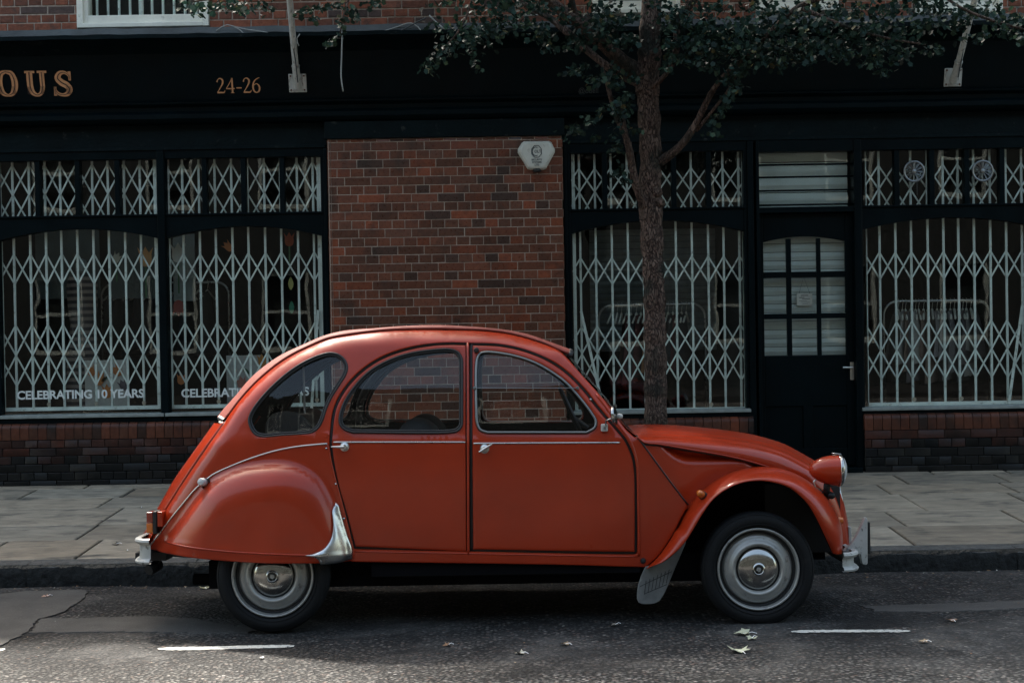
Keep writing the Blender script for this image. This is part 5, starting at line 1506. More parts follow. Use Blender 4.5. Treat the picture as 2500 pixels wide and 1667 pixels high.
def S_rw(x, z):
    P = np.stack([x, z], 1); d = softdist(P, Btop); ins = inside(P, Bfull)
    Rb = smi(x, [-1.75, -1.3, -1.0, -.85], [.20, .21, .17, .10]); A = smi(x, [-1.78, -1.55, -1.2, -.95, -.80], [.075, .125, .130, .095, .035])
    t = np.clip(d / Rb, 0, 1); u = 1 - (1 - t) ** 2.4; e_ = np.clip(t * 3.5, 0, 1); e_ = e_ * e_ * (3 - 2 * e_)
    f = np.where(ins, u * e_, 0)
    y = side(x, z) - .004 - A * f
    dr_ = seg_dist(P, ridge, False); zl = np.interp(x, [r_[0] for r_ in ridge], [r_[1] for r_ in ridge])
    y = y - .006 * np.clip(1 - dr_ / .014, 0, 1) ** 2 + np.where(z < zl, .12 * (zl - z), 0)
    # the soft dents in the wing
    for dx, dz, s_, a in ((-1.46, .47, .07, .004), (-1.38, .42, .05, -.002), (-1.05, .36, .10, .003)):
        y = y + a * np.exp(-((x - dx) ** 2 + (z - dz) ** 2) / s_ ** 2)
    return y
def mk_rw():
    m_ = MB(); panel(m_, rw, [], S_rw, .018, .012, .005); return m_
rws = both(mk_rw, 'rear_wing', PM, smooth=True)
for k in (0, 1):
    t = MB(); t.tube(on(ridge[2:], .0025, S_rw), .0048, 8); t = t.mirror() if k else t; t.build('wing_flange', M['paint'], rws[k], smooth=True, local=True)
strip_c = cat(tr(bead, S1), .02)
t = MB(); t.tube(on(strip_c, -.005, side), .0045, 8); t.build('trim_strip', M['alu'], rws[0], smooth=True, local=True)
for q in ((797, 1094), (820, 1181), (840, 1265)):
    t = MB(); c = tr([q], S1)[0]; t.lathe([(0, -.006), (.0045, -.004), (.006, 0), (.006, .004)], (c[0] + .0, float(side(*c)) - .004, c[1]), n=12); t.build('screw', M['chrome'], rws[0], smooth=True, local=True)
# round side marker on the bead
c = CL(485, 1180, .0); t = MB(); t.lathe([(0, -.03), (.016, -.026), (.020, -.018), (.021, 0), (.021, .02)], c + Vector((0, .09, 0)), axis=(.22, 1, -.12), n=24); t.build('side_marker', M['clear'], rws[0], smooth=40, local=True)
t = MB(); t.lathe([(.0235, -.006), (.027, .0), (.027, .03)], c + Vector((.012, .10, -.010)), axis=(.22, 1, -.12), n=24); t.build('side_marker_base', M['black'], rws[0], smooth=40, local=True)
# cast stone guard on the front corner of the rear wing
sg_ = multi([tr([(820, 1225), (813.5, 1243), (816.6, 1278.6), (812.8, 1309), (797.4, 1332), (778, 1341), (754, 1347.5)], S1), tr([(754, 1347.5), (782, 1357.7), (789.8, 1371.7)], S1),
             tr([(789.8, 1371.7), (830, 1369.5), (861, 1364)], S1), tr([(861, 1364), (861.5, 1340), (849, 1304), (834, 1253), (827, 1230), (820, 1225)], S1)], .010)
def S_sg(x, z):
    P = np.stack([x, z], 1); d = seg_dist(P, sg_, True)
    return np.minimum(S_rw(x, z), side(x, z)) - .010 - .016 * np.sqrt(np.clip(d / .018, 0, 1))
m_ = MB(); panel(m_, sg_, [], S_sg, .010, .012, .004); m_.mi = 0; m_.m = [0] * len(m_.m)
m_.build('stone_guard', M['alu'], rws[0], smooth=True, local=True)
# rear wing inner liner (dark)
def mk_liner():
    m_ = MB(); a = tr([(430, 1330), (470, 1250), (600, 1190), (740, 1190), (820, 1250), (860, 1360)], .33)
    m_.grid([[(x, y_, z) for x, z in cat(a, .08)] for y_ in (.22, .28, .33)]); m_.prism(a, .32, .33); return m_
both(mk_liner, 'wheel_arch', M['lining'])

# ---- front wings, cheeks and bonnet
def cheekY(x, z=0): x = np.asarray(x, float); return .052 + .34 * np.clip(x - .62, 0, None) ** 1.05 * .95
def Sc(x, z): return float(cheekY(x))
jun_px = [(1577, 1386), (1607, 1358), (1642, 1307), (1677, 1237), (1719, 1189), (1767, 1157), (1814.5, 1141.5), (1862, 1136.5), (1910, 1143), (1958, 1164), (1999.5, 1197), (2025, 1231), (2041, 1263), (2048, 1304), (2046, 1340)]
lip_px = [(1591, 1385), (1617, 1375), (1639, 1358.6), (1668, 1329), (1693, 1291), (1719, 1248), (1744, 1216), (1776, 1193), (1814.5, 1177.5), (1862, 1173), (1897, 1179), (1929, 1190), (1967.6, 1221.5), (1990, 1253), (2012, 1295), (2034, 1336), (2045, 1357)]
def jY(x, z):
    return float(min(cheekY(x), .30) + .03) if x > .80 else float(side(x, z) + .0)
J3 = [(x, jY(x, z), z) for x, z in tr(cat(jun_px, 12), jY)]
L3 = [(x, -.035, z) for x, z in tr(cat(lip_px, 12), -.035)]
# let the wing start flush at its foot and swell outwards
Jr = resample(J3, 90); Lr = resample(L3, 90)
rows = []
for i, (j_, l_) in enumerate(zip(Jr, Lr)):
    t = i / 89.0
    l_ = l_.copy(); l_[1] = -.035 + .045 * max(0, 1 - t * 6) ** 1.5 + .09 * max(0, (t - .8) / .2) ** 2
    row = []
    n_ = 12
    for k in range(n_ + 1):
        a = math.pi / 2 * k / n_
        row.append((j_[0] + (l_[0] - j_[0]) * (1 - math.cos(a)), j_[1] + (l_[1] - j_[1]) * math.sin(a), j_[2] + (l_[2] - j_[2]) * (1 - math.cos(a))))
    row.append((row[-1][0] + (row[-1][0] - row[-2][0]) * .2, l_[1] + .012, row[-1][2] + (row[-1][2] - row[-2][2]) * .2))
    rows.append(row)
def mk_fw(): m_ = MB(); m_.grid(rows); return m_
fws = both(mk_fw, 'front_wing', M['paint'], smooth=True)
def mk_fw_in():
    m_ = MB(); m_.grid([[(a + .0, b_ + .015, c - .004) for a, b_, c in r[2:]] for r in rows]); return m_
for k in (0, 1):
    m_ = mk_fw_in(); m_ = m_.mirror() if k else m_; m_.build('wing_liner', M['lining'], fws[k], smooth=True, local=True)
# repeater lamp on the wing
c = CL(1715, 1208, -.01); t = MB(); t.lathe([(0, -.034), (.012, -.031), (.0165, -.022), (.018, -.006), (.018, .01)], c + Vector((0, .035, 0)), axis=(.55, .75, -.38), n=24); t.build('indicator', M['orange'], fws[0], smooth=50, local=True)
t = MB(); t.lathe([(.0195, -.006), (.0215, 0), (.0215, .02)], c + Vector((.004, .04, -.004)), axis=(.55, .75, -.38), n=24); t.build('indicator_base', M['black'], fws[0], smooth=50, local=True)

bl_px = [(1556, 1066), (1570, 1079), (1604, 1083), (1687, 1097), (1735, 1105), (1783, 1114), (1835, 1127), (1880, 1141), (1925, 1162), (1975, 1194), (2012, 1236), (2038, 1280), (2050, 1336)]
BLc = tr(cat(bl_px, 12), lambda x, z: float(cheekY(x)) - .008)
cheek = multi([[BLc[i] for i in range(0, len(BLc), 3)][:-8] , tr([(1990, 1225), (1958, 1180), (1910, 1158), (1862, 1150), (1814.5, 1155), (1767, 1168), (1719, 1200), (1677, 1245)], Sc), tr([(1677, 1245), (1556, 1068)], Sc)], .016)
scoop = tr([(1600, 1070), (1612, 1088), (1632, 1108), (1655, 1124), (1687, 1131), (1740, 1131), (1800, 1129), (1850, 1133), (1890, 1145), (1890, 1080), (1700, 1060)], Sc)
sc_e = cat(scoop[:9], .02)
def S_ck(x, z):
    P = np.stack([x, z], 1); d = seg_dist(P, sc_e, False); ins = inside(P, scoop); t = np.clip(d / .035, 0, 1); t = t * t * (3 - 2 * t)
    return cheekY(x) + .003 + np.where(ins, .050 * t, 0) - .004 * np.clip(1 - d / .02, 0, 1) ** 2
def mk_ck(): m_ = MB(); panel(m_, cheek, [], S_ck, .018, .010, .003); return m_
both(mk_ck, 'wing_side', PM, smooth=True)

bc_px = [(1536, 1050), (1548, 1043), (1570, 1038.5), (1600, 1037.5), (1650, 1038.5), (1687, 1041), (1782, 1051), (1846, 1062), (1910, 1081), (1958, 1106.5), (1990, 1125), (2020, 1150), (2042, 1185), (2053, 1221), (2061, 1267), (2064, 1300), (2066, 1336)]
BE = [(x, float(cheekY(x)) - .012, z) for x, z in BLc]; BK = crest(cat(bc_px, 12))
E = resample(BE, 100); K = resample(BK, 100); rows = []
n_ = 44
for i, (e_, k_) in enumerate(zip(E, K)):
    row = []; fade = min(1, i / 8.0)
    d_ = np.array([K[min(i + 1, 99)][0] - K[max(i - 1, 0)][0], K[min(i + 1, 99)][2] - K[max(i - 1, 0)][2]]); d_ = d_ / np.linalg.norm(d_); nn = (-d_[1], d_[0])
    for j in range(2 * n_ + 1):
        u = j / n_ if j <= n_ else 2 - j / n_
        a = u * math.pi / 2; s_ = math.sin(a) ** .85; y = e_[1] + (k_[1] - e_[1]) * (1 - math.cos(a) ** 1.1)
        rib = .0022 * max(0, min(1, (u - .28) * 12)) * (math.cos((u - .28) * 2 * math.pi * 6.5) - 1) * fade
        row.append((e_[0] + (k_[0] - e_[0]) * s_ + nn[0] * rib, y if j <= n_ else 2 * YC - y, e_[2] + (k_[2] - e_[2]) * s_ + nn[1] * rib))
    rows.append(row)
m_ = MB(); m_.grid(rows); 
m_.tube([Vector(r_[0]) for r_ in rows], .004, 6); m_.tube([Vector(r_[-1]) for r_ in rows], .004, 6)
bon = cb(m_, 'bonnet', M['paint'], smooth=True)
# dark seam under the bonnet edge
m_ = MB(); m_.tube([(a, b_ + .012, c - .006) for a, b_, c in [tuple(e_) for e_ in E[:80]]], .007, 6); m_.build('bonnet_seal', M['black'], bon, smooth=True, local=True)
# scuttle between windscreen and bonnet
m_ = MB(); sp_ = [CL(1488, 998, .2), CL(1512, 1030, .2), CL(1536, 1052, .2), CL(1556, 1066, .2)]
m_.grid([[(p.x, .07 + (2 * YC - .14) * j / 6, p.z + .012 * math.sin(j / 6 * math.pi)) for j in range(7)] for p in sp_]); cb(m_, 'scuttle', M['paint'], smooth=True)
# grille, front apron
m_ = MB(); m_.box(1.30, 1.70, .40, .98, .30, .66); cb(m_, 'radiator', M['black'])
m_ = MB(); g0, g1, g2 = CL(2050, 1190, .5), CL(2063, 1262, .5), CL(2072, 1335, .5)
m_.tube([(g0.x, .50, g0.z), (g1.x, .50, g1.z), (g2.x, .50, g2.z), (g2.x, .88, g2.z), (g1.x, .88, g1.z), (g0.x, .88, g0.z)], .007, 8, closed=True)
for k in range(1, 6): m_.tube([(g0.x + (g2.x - g0.x) * k / 6, .50, g0.z + (g2.z - g0.z) * k / 6), (g0.x + (g2.x - g0.x) * k / 6, .88, g0.z + (g2.z - g0.z) * k / 6)], .004, 6)
cb(m_, 'grille', M['chrome'], smooth=True)
m_ = MB(); a = CL(2068, 1283, .5); b_ = CL(2068, 1330, .5); m_.box(a.x - .004, a.x + .010, .45, .93, b_.z, a.z); cb(m_, 'number_plate', M['palepaint'], bevel=.002)
m_ = MB(); c = CL(2050, 1270, .30); m_.lathe([(0, -.02), (.016, -.017), (.02, 0), (.02, .03)], c, axis=(-1, .1, 0), n=20); cb(m_, 'indicator', M['orange'])

# headlamps
def lamp(Y):
    c = CL(2046, 1148, Y); ax = Vector((math.cos(R(-3)), 0, math.sin(R(-3)))); root_ = empty('headlight', tuple(c), parent=car)
    m_ = MB(); m_.lathe([(0, -.148), (.018, -.144), (.034, -.132), (.050, -.112), (.063, -.085), (.072, -.055), (.0765, -.02), (.077, .0)], (0, 0, 0), axis=ax, n=40); m_.build('lamp_shell', M['paint'], root_, smooth=True, local=True)
    m_ = MB(); m_.lathe([(.077, -.002), (.0815, .0), (.082, .008), (.078, .017), (.073, .018)], (0, 0, 0), axis=ax, n=40); m_.build('lamp_ring', M['chrome'], root_, smooth=True, local=True)
    m_ = MB(); m_.lathe([(.074, .014), (.066, .026), (.045, .036), (0, .042)], (0, 0, 0), axis=ax, n=40); m_.build('lens', M['clear'], root_, smooth=True, local=True)
    m_ = MB(); m_.tube([(-.030, 0, .088), (.012, 0, .083), (.020, 0, .070)], .0035, 8, flat=3); m_.build('lamp_clip', M['chrome'], root_, smooth=True, local=True)
    m_ = MB(); m_.tube([(-.055, 0, -.055), (-.058, .01, -.10), (-.045, .06, -.14)], .018, 12); m_.build('lamp_bracket', M['black'], root_, smooth=True, local=True)
    m_ = MB(); m_.tube([(-.105, -.005, -.035), (-.128, -.008, -.055), (-.118, -.006, -.085), (-.085, .0, -.10)], .0045, 8); m_.build('lamp_cable', M['alu'], root_, smooth=True, local=True)
lamp(.20); lamp(2 * YC - .20)
m_ = MB(); c = CL(2020, 1205, .3); m_.tube([(c.x, .20, c.z), (c.x, 2 * YC - .20, c.z)], .018, 12); cb(m_, 'headlight_bar', M['black'], smooth=True)

# bumpers
def bar_section(x, z, s_=1): pass
fb = lambda px, py, Y: CL(px, py, Y)
m_ = MB()
a = fb(2103, 1347, .1); x1 = a.x; x0 = fb(2055, 1347, .1).x; zt = a.z; zb = fb(2103, 1393, .1).z
def bumper(xe, xi, zt, zb, sgn):
    """channel-section bumper: rounded end, straight across; xe outer face, xi inner end of the returns"""
    m_ = MB(); path = []
    for a_ in np.linspace(0, 1, 10):
        an = math.pi / 2 * a_; path.append((xi + (xe - xi) * math.sin(an), .06 + .10 * (1 - math.cos(an)) * 1.0 + .0))
    path = [(xi + (xe - xi) * math.sin(math.pi / 2 * t_), .055 + .14 * (1 - math.cos(math.pi / 2 * t_))) for t_ in np.linspace(0, 1, 10)]
    path = path + [(xe, YC)] + [(x_, 2 * YC - y_) for x_, y_ in path[::-1]]
    hh = zt - zb; prof = [(-.030, 0), (-.012, .004), (0, -.002), (.003, -.012), (-.006, -.024), (-.020, -.030), (-.022, -hh * .5), (-.020, -hh + .026), (-.006, -hh + .022), (.003, -hh + .012), (0, -hh + .003), (-.012, -hh), (-.030, -hh + .002)]
    rows = []
    for i, (x_, y_) in enumerate(path):
        p0, p1 = path[max(i - 1, 0)], path[min(i + 1, len(path) - 1)]; t_ = Vector((p1[0] - p0[0], p1[1] - p0[1])).normalized(); n2 = (t_.y * sgn * sgn, -t_.x)
        if sgn < 0: n2 = (-t_.y, -t_.x) if False else (t_.y * -1, t_.x * 1)
        out = Vector((n2[0], n2[1]));
        if out.x * sgn < 0 and abs(out.x) > .01: out = -out
        if out.y > 0 and y_ < YC and abs(out.x) < .99 and out.y > .01: out = Vector((abs(out.x) * sgn, -abs(out.y)))
        if y_ > YC: out = Vector((abs(out.x) * sgn, abs(out.y)))
        elif y_ < YC: out = Vector((abs(out.x) * sgn, -abs(out.y)))
        rows.append([(x_ + out.x * o_, y_ + out.y * o_, zt + dz) for o_, dz in prof])
    m_.grid(rows); return m_
m_ = bumper(x1, x0, zt, zb, 1); fbp = cb(m_, 'front_bumper', M['palepaint'], smooth=35)
def over(Y):
    ol_ = [(2114.6, 1262), (2117, 1270), (2117, 1374), (2114, 1378), (2104, 1376), (2100, 1352), (2058, 1345), (2064, 1339), (2074, 1331), (2085, 1316), (2097, 1294), (2107, 1272), (2111, 1263)]
    P_ = [(CL(a_, b_, Y).x, CL(a_, b_, Y).z) for a_, b_ in ol_]; m_ = MB(); m_.prism(P_, Y - .012, Y + .030); return m_
for Yo in (.24, 2 * YC - .27):
    if Yo < .5:
        o_ = over(Yo).build('overrider', M['palepaint'], fbp, local=True, bevel=.006)
        a = CL(2119, 1274, Yo); b_ = CL(2119, 1352, Yo); m_ = MB(); m_.box(a.x - .004, a.x + .010, Yo - .006, Yo + .026, b_.z, a.z); m_.build('rubber_strip', M['black'], fbp, local=True, bevel=.004)
    else:
        m_ = over(.24); m_.v = [(x_, 2 * YC - y_, z_) for x_, y_, z_ in m_.v]; m_.f = [f_[::-1] for f_ in m_.f]; m_.build('overrider', M['palepaint'], fbp, local=True, bevel=.006)
a = fb(324, 1322, .12); b_ = fb(324, 1376, .12)
m_ = bumper(a.x, fb(372, 1330, .12).x, fb(350, 1308, .12).z - .012, b_.z + .004, -1); cb(m_, 'rear_bumper', M['palepaint'], smooth=35)
# rear lamp
def rl(Y):
    root_ = empty('rear_lamp', tuple(CL(372, 1276, Y)), parent=car); o = Vector(root_.location)
    for nm, y0_, y1_, mt in (('red_lens', 1250, 1275.5, 'redlens'), ('orange_lens', 1276.5, 1301, 'orange')):
        a, b_ = CL(357, y0_, Y), CL(373, y1_, Y); m_ = MB(); m_.box(a.x - o.x, b_.x - o.x, -.0, .085, b_.z - o.z, a.z - o.z); m_.build(nm, M[mt], root_, local=True, bevel=.004)
    a, b_ = CL(373, 1248, Y), CL(383, 1303, Y); m_ = MB(); m_.box(a.x - o.x + .001, b_.x - o.x, -.004, .09, b_.z - o.z, a.z - o.z); m_.build('gasket', M['black'], root_, local=True, bevel=.003)
    a, b_ = CL(384, 1249, Y), CL(397, 1285, Y); m_ = MB(); m_.box(a.x - o.x, b_.x - o.x, -.002, .088, b_.z - o.z, a.z - o.z); m_.build('lamp_base', M['paint'], root_, local=True, bevel=.003)
rl(.17); rl(2 * YC - .26)
# trailer socket and bracket under the tail
m_ = MB(); c = CL(378, 1382, .35); m_.lathe([(0, -.05), (.026, -.05), (.030, -.04), (.030, .03), (.022, .04), (0, .04)], c, axis=(.5, 1, .3), n=20)
m_.tube([CL(362, 1345, .3), CL(400, 1348, .3), CL(480, 1352, .3)], .02, 8); m_.tube([CL(388, 1350, .35), CL(392, 1366, .34), CL(384, 1384, .34)], .004, 6)
cb(m_, 'tow_socket', M['black'])
m_ = MB(); a, b_ = CL(345, 1342, .4), CL(420, 1360, .4); m_.box(a.x, b_.x, .28, 1.1, b_.z, a.z); cb(m_, 'bumper_bracket', M['black'])

# mirror
c = CL(1499, 1014, -.03); mr_ = empty('mirror', tuple(c), parent=car); o = Vector(c)
m_ = MB(); m_.lathe([(0, -.010), (.040, -.009), (.047, -.004), (.0485, .003), (.045, .008)], (0, 0, 0), axis=(1, -.26, .12), n=32); m_.build('mirror_shell', M['chrome'], mr_, smooth=40, local=True)
m_ = MB(); m_.lathe([(.045, .006), (0, .0065)], (0, 0, 0), axis=(1, -.26, .12), n=32); m_.build('mirror_glass', M['chrome'], mr_, local=True)
m_ = MB(); m_.tube([CL(1478, 1042, .03) - o, CL(1480, 1026, .0) - o, CL(1494, 1021, -.02) - o], .0045, 8); m_.build('mirror_arm', M['chrome'], mr_, smooth=True, local=True)
m_ = MB(); a = CL(1476, 1044, .03) - o; m_.box(a.x - .018, a.x + .016, a.y - .012, a.y + .02, a.z - .019, a.z + .019); m_.build('mirror_bracket', M['palepaint'], mr_, local=True, bevel=.006)
m_ = MB(); a = CL(1513, 1016, .0) - o; m_.lathe([(0, -.016), (.012, -.012), (.014, 0), (.009, .014), (0, .016)], a, axis=(1, 0, 0), n=16); m_.build('mirror_joint', M['palepaint'], mr_, smooth=True, local=True)
# small screws along the windscreen pillar and sill bolt
for q in ((1441, 975), (1439, 974)):
    pass
m_ = MB(); c = tr([(1442, 975)], Sf)[0]; m_.lathe([(0, -.008), (.005, -.006), (.006, 0), (.006, .006)], (c[0], Sf(*c), c[1]), n=12); cb(m_, 'screw', M['alu'])
m_ = MB(); c = tr([(1570, 1368)], S1)[0]; m_.lathe([(0, -.016), (.011, -.014), (.014, -.006), (.014, .01)], (c[0], S1(*c), c[1]), n=16); cb(m_, 'jacking_plug', M['black'])
# sill crease
m_ = MB(); c = cat(tr([(866, 1346), (1200, 1352), (1560, 1358)], S1), .05); m_.tube(on(c, .002, side), .004, 6); cb(m_, 'sill_bead', M['paint'], smooth=True)

# mud flap
mf = multi([[(CL(a_, b_, .03).x, CL(a_, b_, .03).z) for a_, b_ in ((1577, 1385), (1566, 1410), (1558.5, 1438), (1556.5, 1464), (1560, 1473), (1568, 1476.5), (1600, 1476), (1613, 1470), (1622, 1457), (1633, 1434), (1649, 1394), (1664, 1357), (1676, 1326), (1678, 1314))],
            [(CL(a_, b_, .03).x, CL(a_, b_, .03).z) for a_, b_ in ((1678, 1314), (1640, 1350), (1600, 1378), (1577, 1385))]], .02)
def S_mf(x, z): return .05 + .10 * (x - .66) + .02 * np.sin(z * 9)
m_ = MB(); panel(m_, mf, [], S_mf, .03, .008, .003); m_.m = [0] * len(m_.m)
fl = cb(m_, 'mud_flap', M['mud'], smooth=True)
m_ = MB()
def seg(a_, b_):
    p, q = CL(*a_, .05), CL(*b_, .05); n2 = 6
    P_ = [(p.x + (q.x - p.x) * t / n2, p.z + (q.z - p.z) * t / n2) for t in range(n2 + 1)]
    m_.tube([(x_, float(S_mf(x_, z_)) + .0005, z_) for x_, z_ in P_], .0022, 4)
for k in range(7): seg((1578 + k * 9.5, 1418 - k * 4.5), (1574 + k * 9, 1452 - k * 4.5))
seg((1563, 1432), (1642, 1396)); seg((1575, 1450), (1630, 1428))
m_.build('tread_grooves', M['black'], fl, local=True)

# wheels
def wheel(x, y, z, flip=False, dirty=0):
    root_ = empty('wheel', (x, y, z), parent=car); s_ = -1 if flip else 1; ax = (0, s_, 0)
    T = [(.196, .030), (.204, .018), (.212, .006), (.228, -.004), (.246, -.006), (.262, .000), (.2735, .010), (.2795, .022), (.281, .035)]
    T = T + [(r_, .125 - h_) for r_, h_ in T[::-1]]
    m_ = MB(); m_.lathe(T, (0, 0, 0), axis=ax, n=72)
    for r_, h_ in ((.222, -.0035), (.268, .0035)): m_.lathe([(r_ - .0018, h_ + .001), (r_, h_ - .002), (r_ + .0018, h_ + .001)], (0, 0, 0), axis=ax, n=72)
    m_.build('tyre', M['tyre'], root_, smooth=True, local=True)
    m_ = MB(); m_.lathe([(.199, .024), (.2045, .014), (.2045, .007), (.201, .002), (.196, .002), (.1925, .007), (.191, .016), (.188, .034), (.181, .046), (.176, .048), (.1725, .044), (.170, .036),
                         (.163, .028), (.154, .0255), (.145, .023), (.138, .016), (.131, .008), (.125, .005), (.119, .007), (.113, .015), (.108, .026), (.1045, .031), (.100, .034), (0, .04)], (0, 0, 0), axis=ax, n=96)
    m_.build('rim', M['rim'], root_, smooth=True, local=True)
    m_ = MB(); m_.lathe([(.1745, .0425), (.180, .0450), (.1865, .0365), (.1885, .0315)], (0, 0, 0), axis=ax, n=72); m_.lathe([(.1035, .0300), (.1065, .0262), (.1085, .0235)], (0, 0, 0), axis=ax, n=72); m_.build('rim_groove_shade', M['black'], root_, smooth=True, local=True)  # black rings stand in for the shade inside the rim grooves
    m_ = MB(); m_.lathe([(.1035, .031), (.1030, .024), (.0995, .0205), (.092, .015), (.078, .008), (.060, .002), (.042, -.001), (.034, -.0015), (.0285, -.004), (.026, -.008), (.0235, -.008), (.0205, -.002), (.019, .004), (.0, .005)], (0, 0, 0), axis=ax, n=72)
    hc = m_.build('hubcap', M['chrome'], root_, smooth=True, local=True)
    m_ = MB(); m_.lathe([(.0125, .006), (.0125, -.003), (.0105, -.0055), (0, -.006)], (0, 0, 0), axis=ax, n=6); m_.build('centre_nut', M['rim'], root_, local=True)
    return root_
wc_r = CL(664.5, 1407, .01); wc_f = CL(1852, 1393, .01)
zr = .281
wheel(wc_f.x, .005, zr - .006); wheel(wc_r.x, .012, zr - .002)
wheel(wc_f.x, 2 * YC - .005, zr - .006, True); wheel(wc_r.x, 2 * YC - .012, zr - .002, True)

# underbody, floor and inner wheel arches
m_ = MB(); m_.box(-1.55, 1.35, .16, 2 * YC - .16, .20, .34); m_.box(-.72, .62, .07, 2 * YC - .07, .26, .34)
m_.tube([(-1.7, .5, .2), (-.6, .35, .2), (.9, .4, .22)], .03, 10); m_.tube([(wc_r.x, .06, zr), (wc_r.x, 2 * YC - .06, zr)], .03, 10); m_.tube([(wc_f.x, .06, zr), (wc_f.x, 2 * YC - .06, zr)], .03, 10)
m_.box(.60, 1.30, .36, 2 * YC - .36, .30, .74); m_.box(.56, .62, .10, 2 * YC - .10, .30, .92); m_.box(1.2, 1.62, .42, 2 * YC - .42, .26, .55)
cb(m_, 'chassis', M['lining'])
# interior: seats, dashboard, wheel
def seat(name, x, z0, z1, Y0, Y1, rake=.12, ribs=0):
    root_ = empty(name, (x, 0, .34), parent=car); o = Vector((x, 0, .34))
    rows = []
    for k in range(15):
        a = math.pi * k / 14; rows.append([(x - .10 * math.cos(a) - rake * (z1 - z0 - .09) - rake * .09 * math.sin(a), y_, z1 - .09 + .09 * math.sin(a) * (1 - .55 * abs((y_ - (Y0 + Y1) / 2) / ((Y1 - Y0) / 2)) ** 4)) for y_ in np.linspace(Y0, Y1, 11)])
    rows = [[(x - .10, y_, z0) for y_ in np.linspace(Y0, Y1, 11)]] + rows + [[(x + .10, y_, z0) for y_ in np.linspace(Y0, Y1, 11)]]
    m_ = MB(); m_.grid(rows); m_.v = [tuple(Vector(p) - o) for p in m_.v]; m_.build('backrest', M['seat'], root_, smooth=True, local=True)
    m_ = MB(); m_.box(x - o.x, x - o.x + .48, Y0, Y1, .08, .24); m_.build('seat_cushion', M['seat'], root_, local=True, bevel=.04)
    return root_
zs_ = CL(1045, 1003, .4).z
seat('seat', CL(1045, 1030, .5).x, .55, zs_ - .035, .18, .62, .10); seat('seat', CL(1045, 1030, .5).x, .55, zs_ - .035, .76, 1.2, .10)
# rear bench: rounded ribbed back
m_ = MB(); bx = CL(665, 1035, .4); rows = []
pr = [(659, 1052), (661, 1030), (672, 1012), (690, 1003), (712, 1001), (735, 1005), (756, 1018), (770, 1036), (778, 1056), (782, 1090)]
prc = cat([(CL(a_, b_, .38).x, CL(a_, b_, .38).z) for a_, b_ in pr], .02)
for k, (x_, z_) in enumerate(prc): rows.append([(x_, y_, z_ - .02 * abs((y_ - YC) / .42) ** 3 + .003 * math.sin(k * 1.4)) for y_ in np.linspace(.24, 2 * YC - .24, 13)])
m_.grid(rows, flip=True); cb(m_, 'rear_bench', M['seat'], smooth=True)
m_ = MB(); m_.prism([(prc[0][0], .6)] + prc + [(prc[-1][0], .6)], .235, .24); cb(m_, 'bench_side', M['seat'])
m_ = MB(); db = CL(1490, 1045, .6); m_.box(db.x - .10, db.x + .06, .14, 2 * YC - .14, db.z - .12, db.z); cb(m_, 'dashboard', M['lining'], bevel=.02)
m_ = MB(); c = CL(1400, 1020, 1.0); m_.tube([tuple(c + Vector((.075 * math.cos(a) * -1, .19 * math.sin(a), .17 * math.cos(a)))) for a in np.linspace(0, 2 * math.pi, 33)[:-1]], .011, 8, closed=True)
m_.tube([c, c + Vector((.22, 0, -.16))], .016, 8); m_.tube([c + Vector((-.07, 0, .16)), c, c + Vector((.05, .12, -.10))], .009, 6); cb(m_, 'steering_wheel', M['black'], smooth=True)
# inner lining below the windows and luggage shelf
m_ = MB(); m_.box(-1.55, -1.0, .26, 2 * YC - .26, .62, .66); m_.box(-1.0, .5, .09, .11, .35, .90); m_.box(-1.0, .5, 2 * YC - .11, 2 * YC - .09, .35, .90); cb(m_, 'door_lining', M['lining'])
# rod behind the rear quarter glass
m_ = MB(); a = CL(741, 893, .26); b_ = CL(744, 1008, .26); m_.tube([a, b_], .006, 8); cb(m_, 'luggage_strap', M['mud'])

# ---- fallen petals and grit caught on the wing, bonnet and road
r = random.Random(5); m_ = MB()
for i in range(150):
    e_ = Jr[r.randrange(0, 46)]; s_ = r.uniform(.0012, .0035)
    p = Vector((e_[0] + r.uniform(-.010, .004), e_[1] - r.uniform(.002, .02), e_[2] + r.uniform(-.002, .008)))
    m_.add([p + Vector((r.uniform(-1, 1), r.uniform(-1, 1), r.uniform(-1, 1))) * s_ for _ in range(4)], [(0, 1, 2), (0, 2, 3), (0, 1, 3), (1, 2, 3)])
for i in range(230):
    rw_ = rows_b = None
    t = int(r.betavariate(1.2, 3) * 70); j = r.randrange(4, 44)
    e_, k_ = E[t], K[t]; u = j / 44; a = u * math.pi / 2
    p = Vector((e_[0] + (k_[0] - e_[0]) * math.sin(a) ** .85, e_[1] + (k_[1] - e_[1]) * (1 - math.cos(a) ** 1.1), e_[2] + (k_[2] - e_[2]) * math.sin(a) ** .85 + .0005)); s_ = r.uniform(.001, .0032)
    m_.add([p + Vector((r.uniform(-1, 1) * 1.5, r.uniform(-1, 1), r.uniform(0, .6))) * s_ for _ in range(4)], [(0, 1, 2), (0, 2, 3), (0, 1, 3)])
m_.v = [tuple(CAR_M @ Vector(p)) for p in m_.v]
tag(m_.build('tree_litter', M['fallen']), 'tiny bits of tree litter caught on the car bonnet and wing', 'litter', kind='stuff')
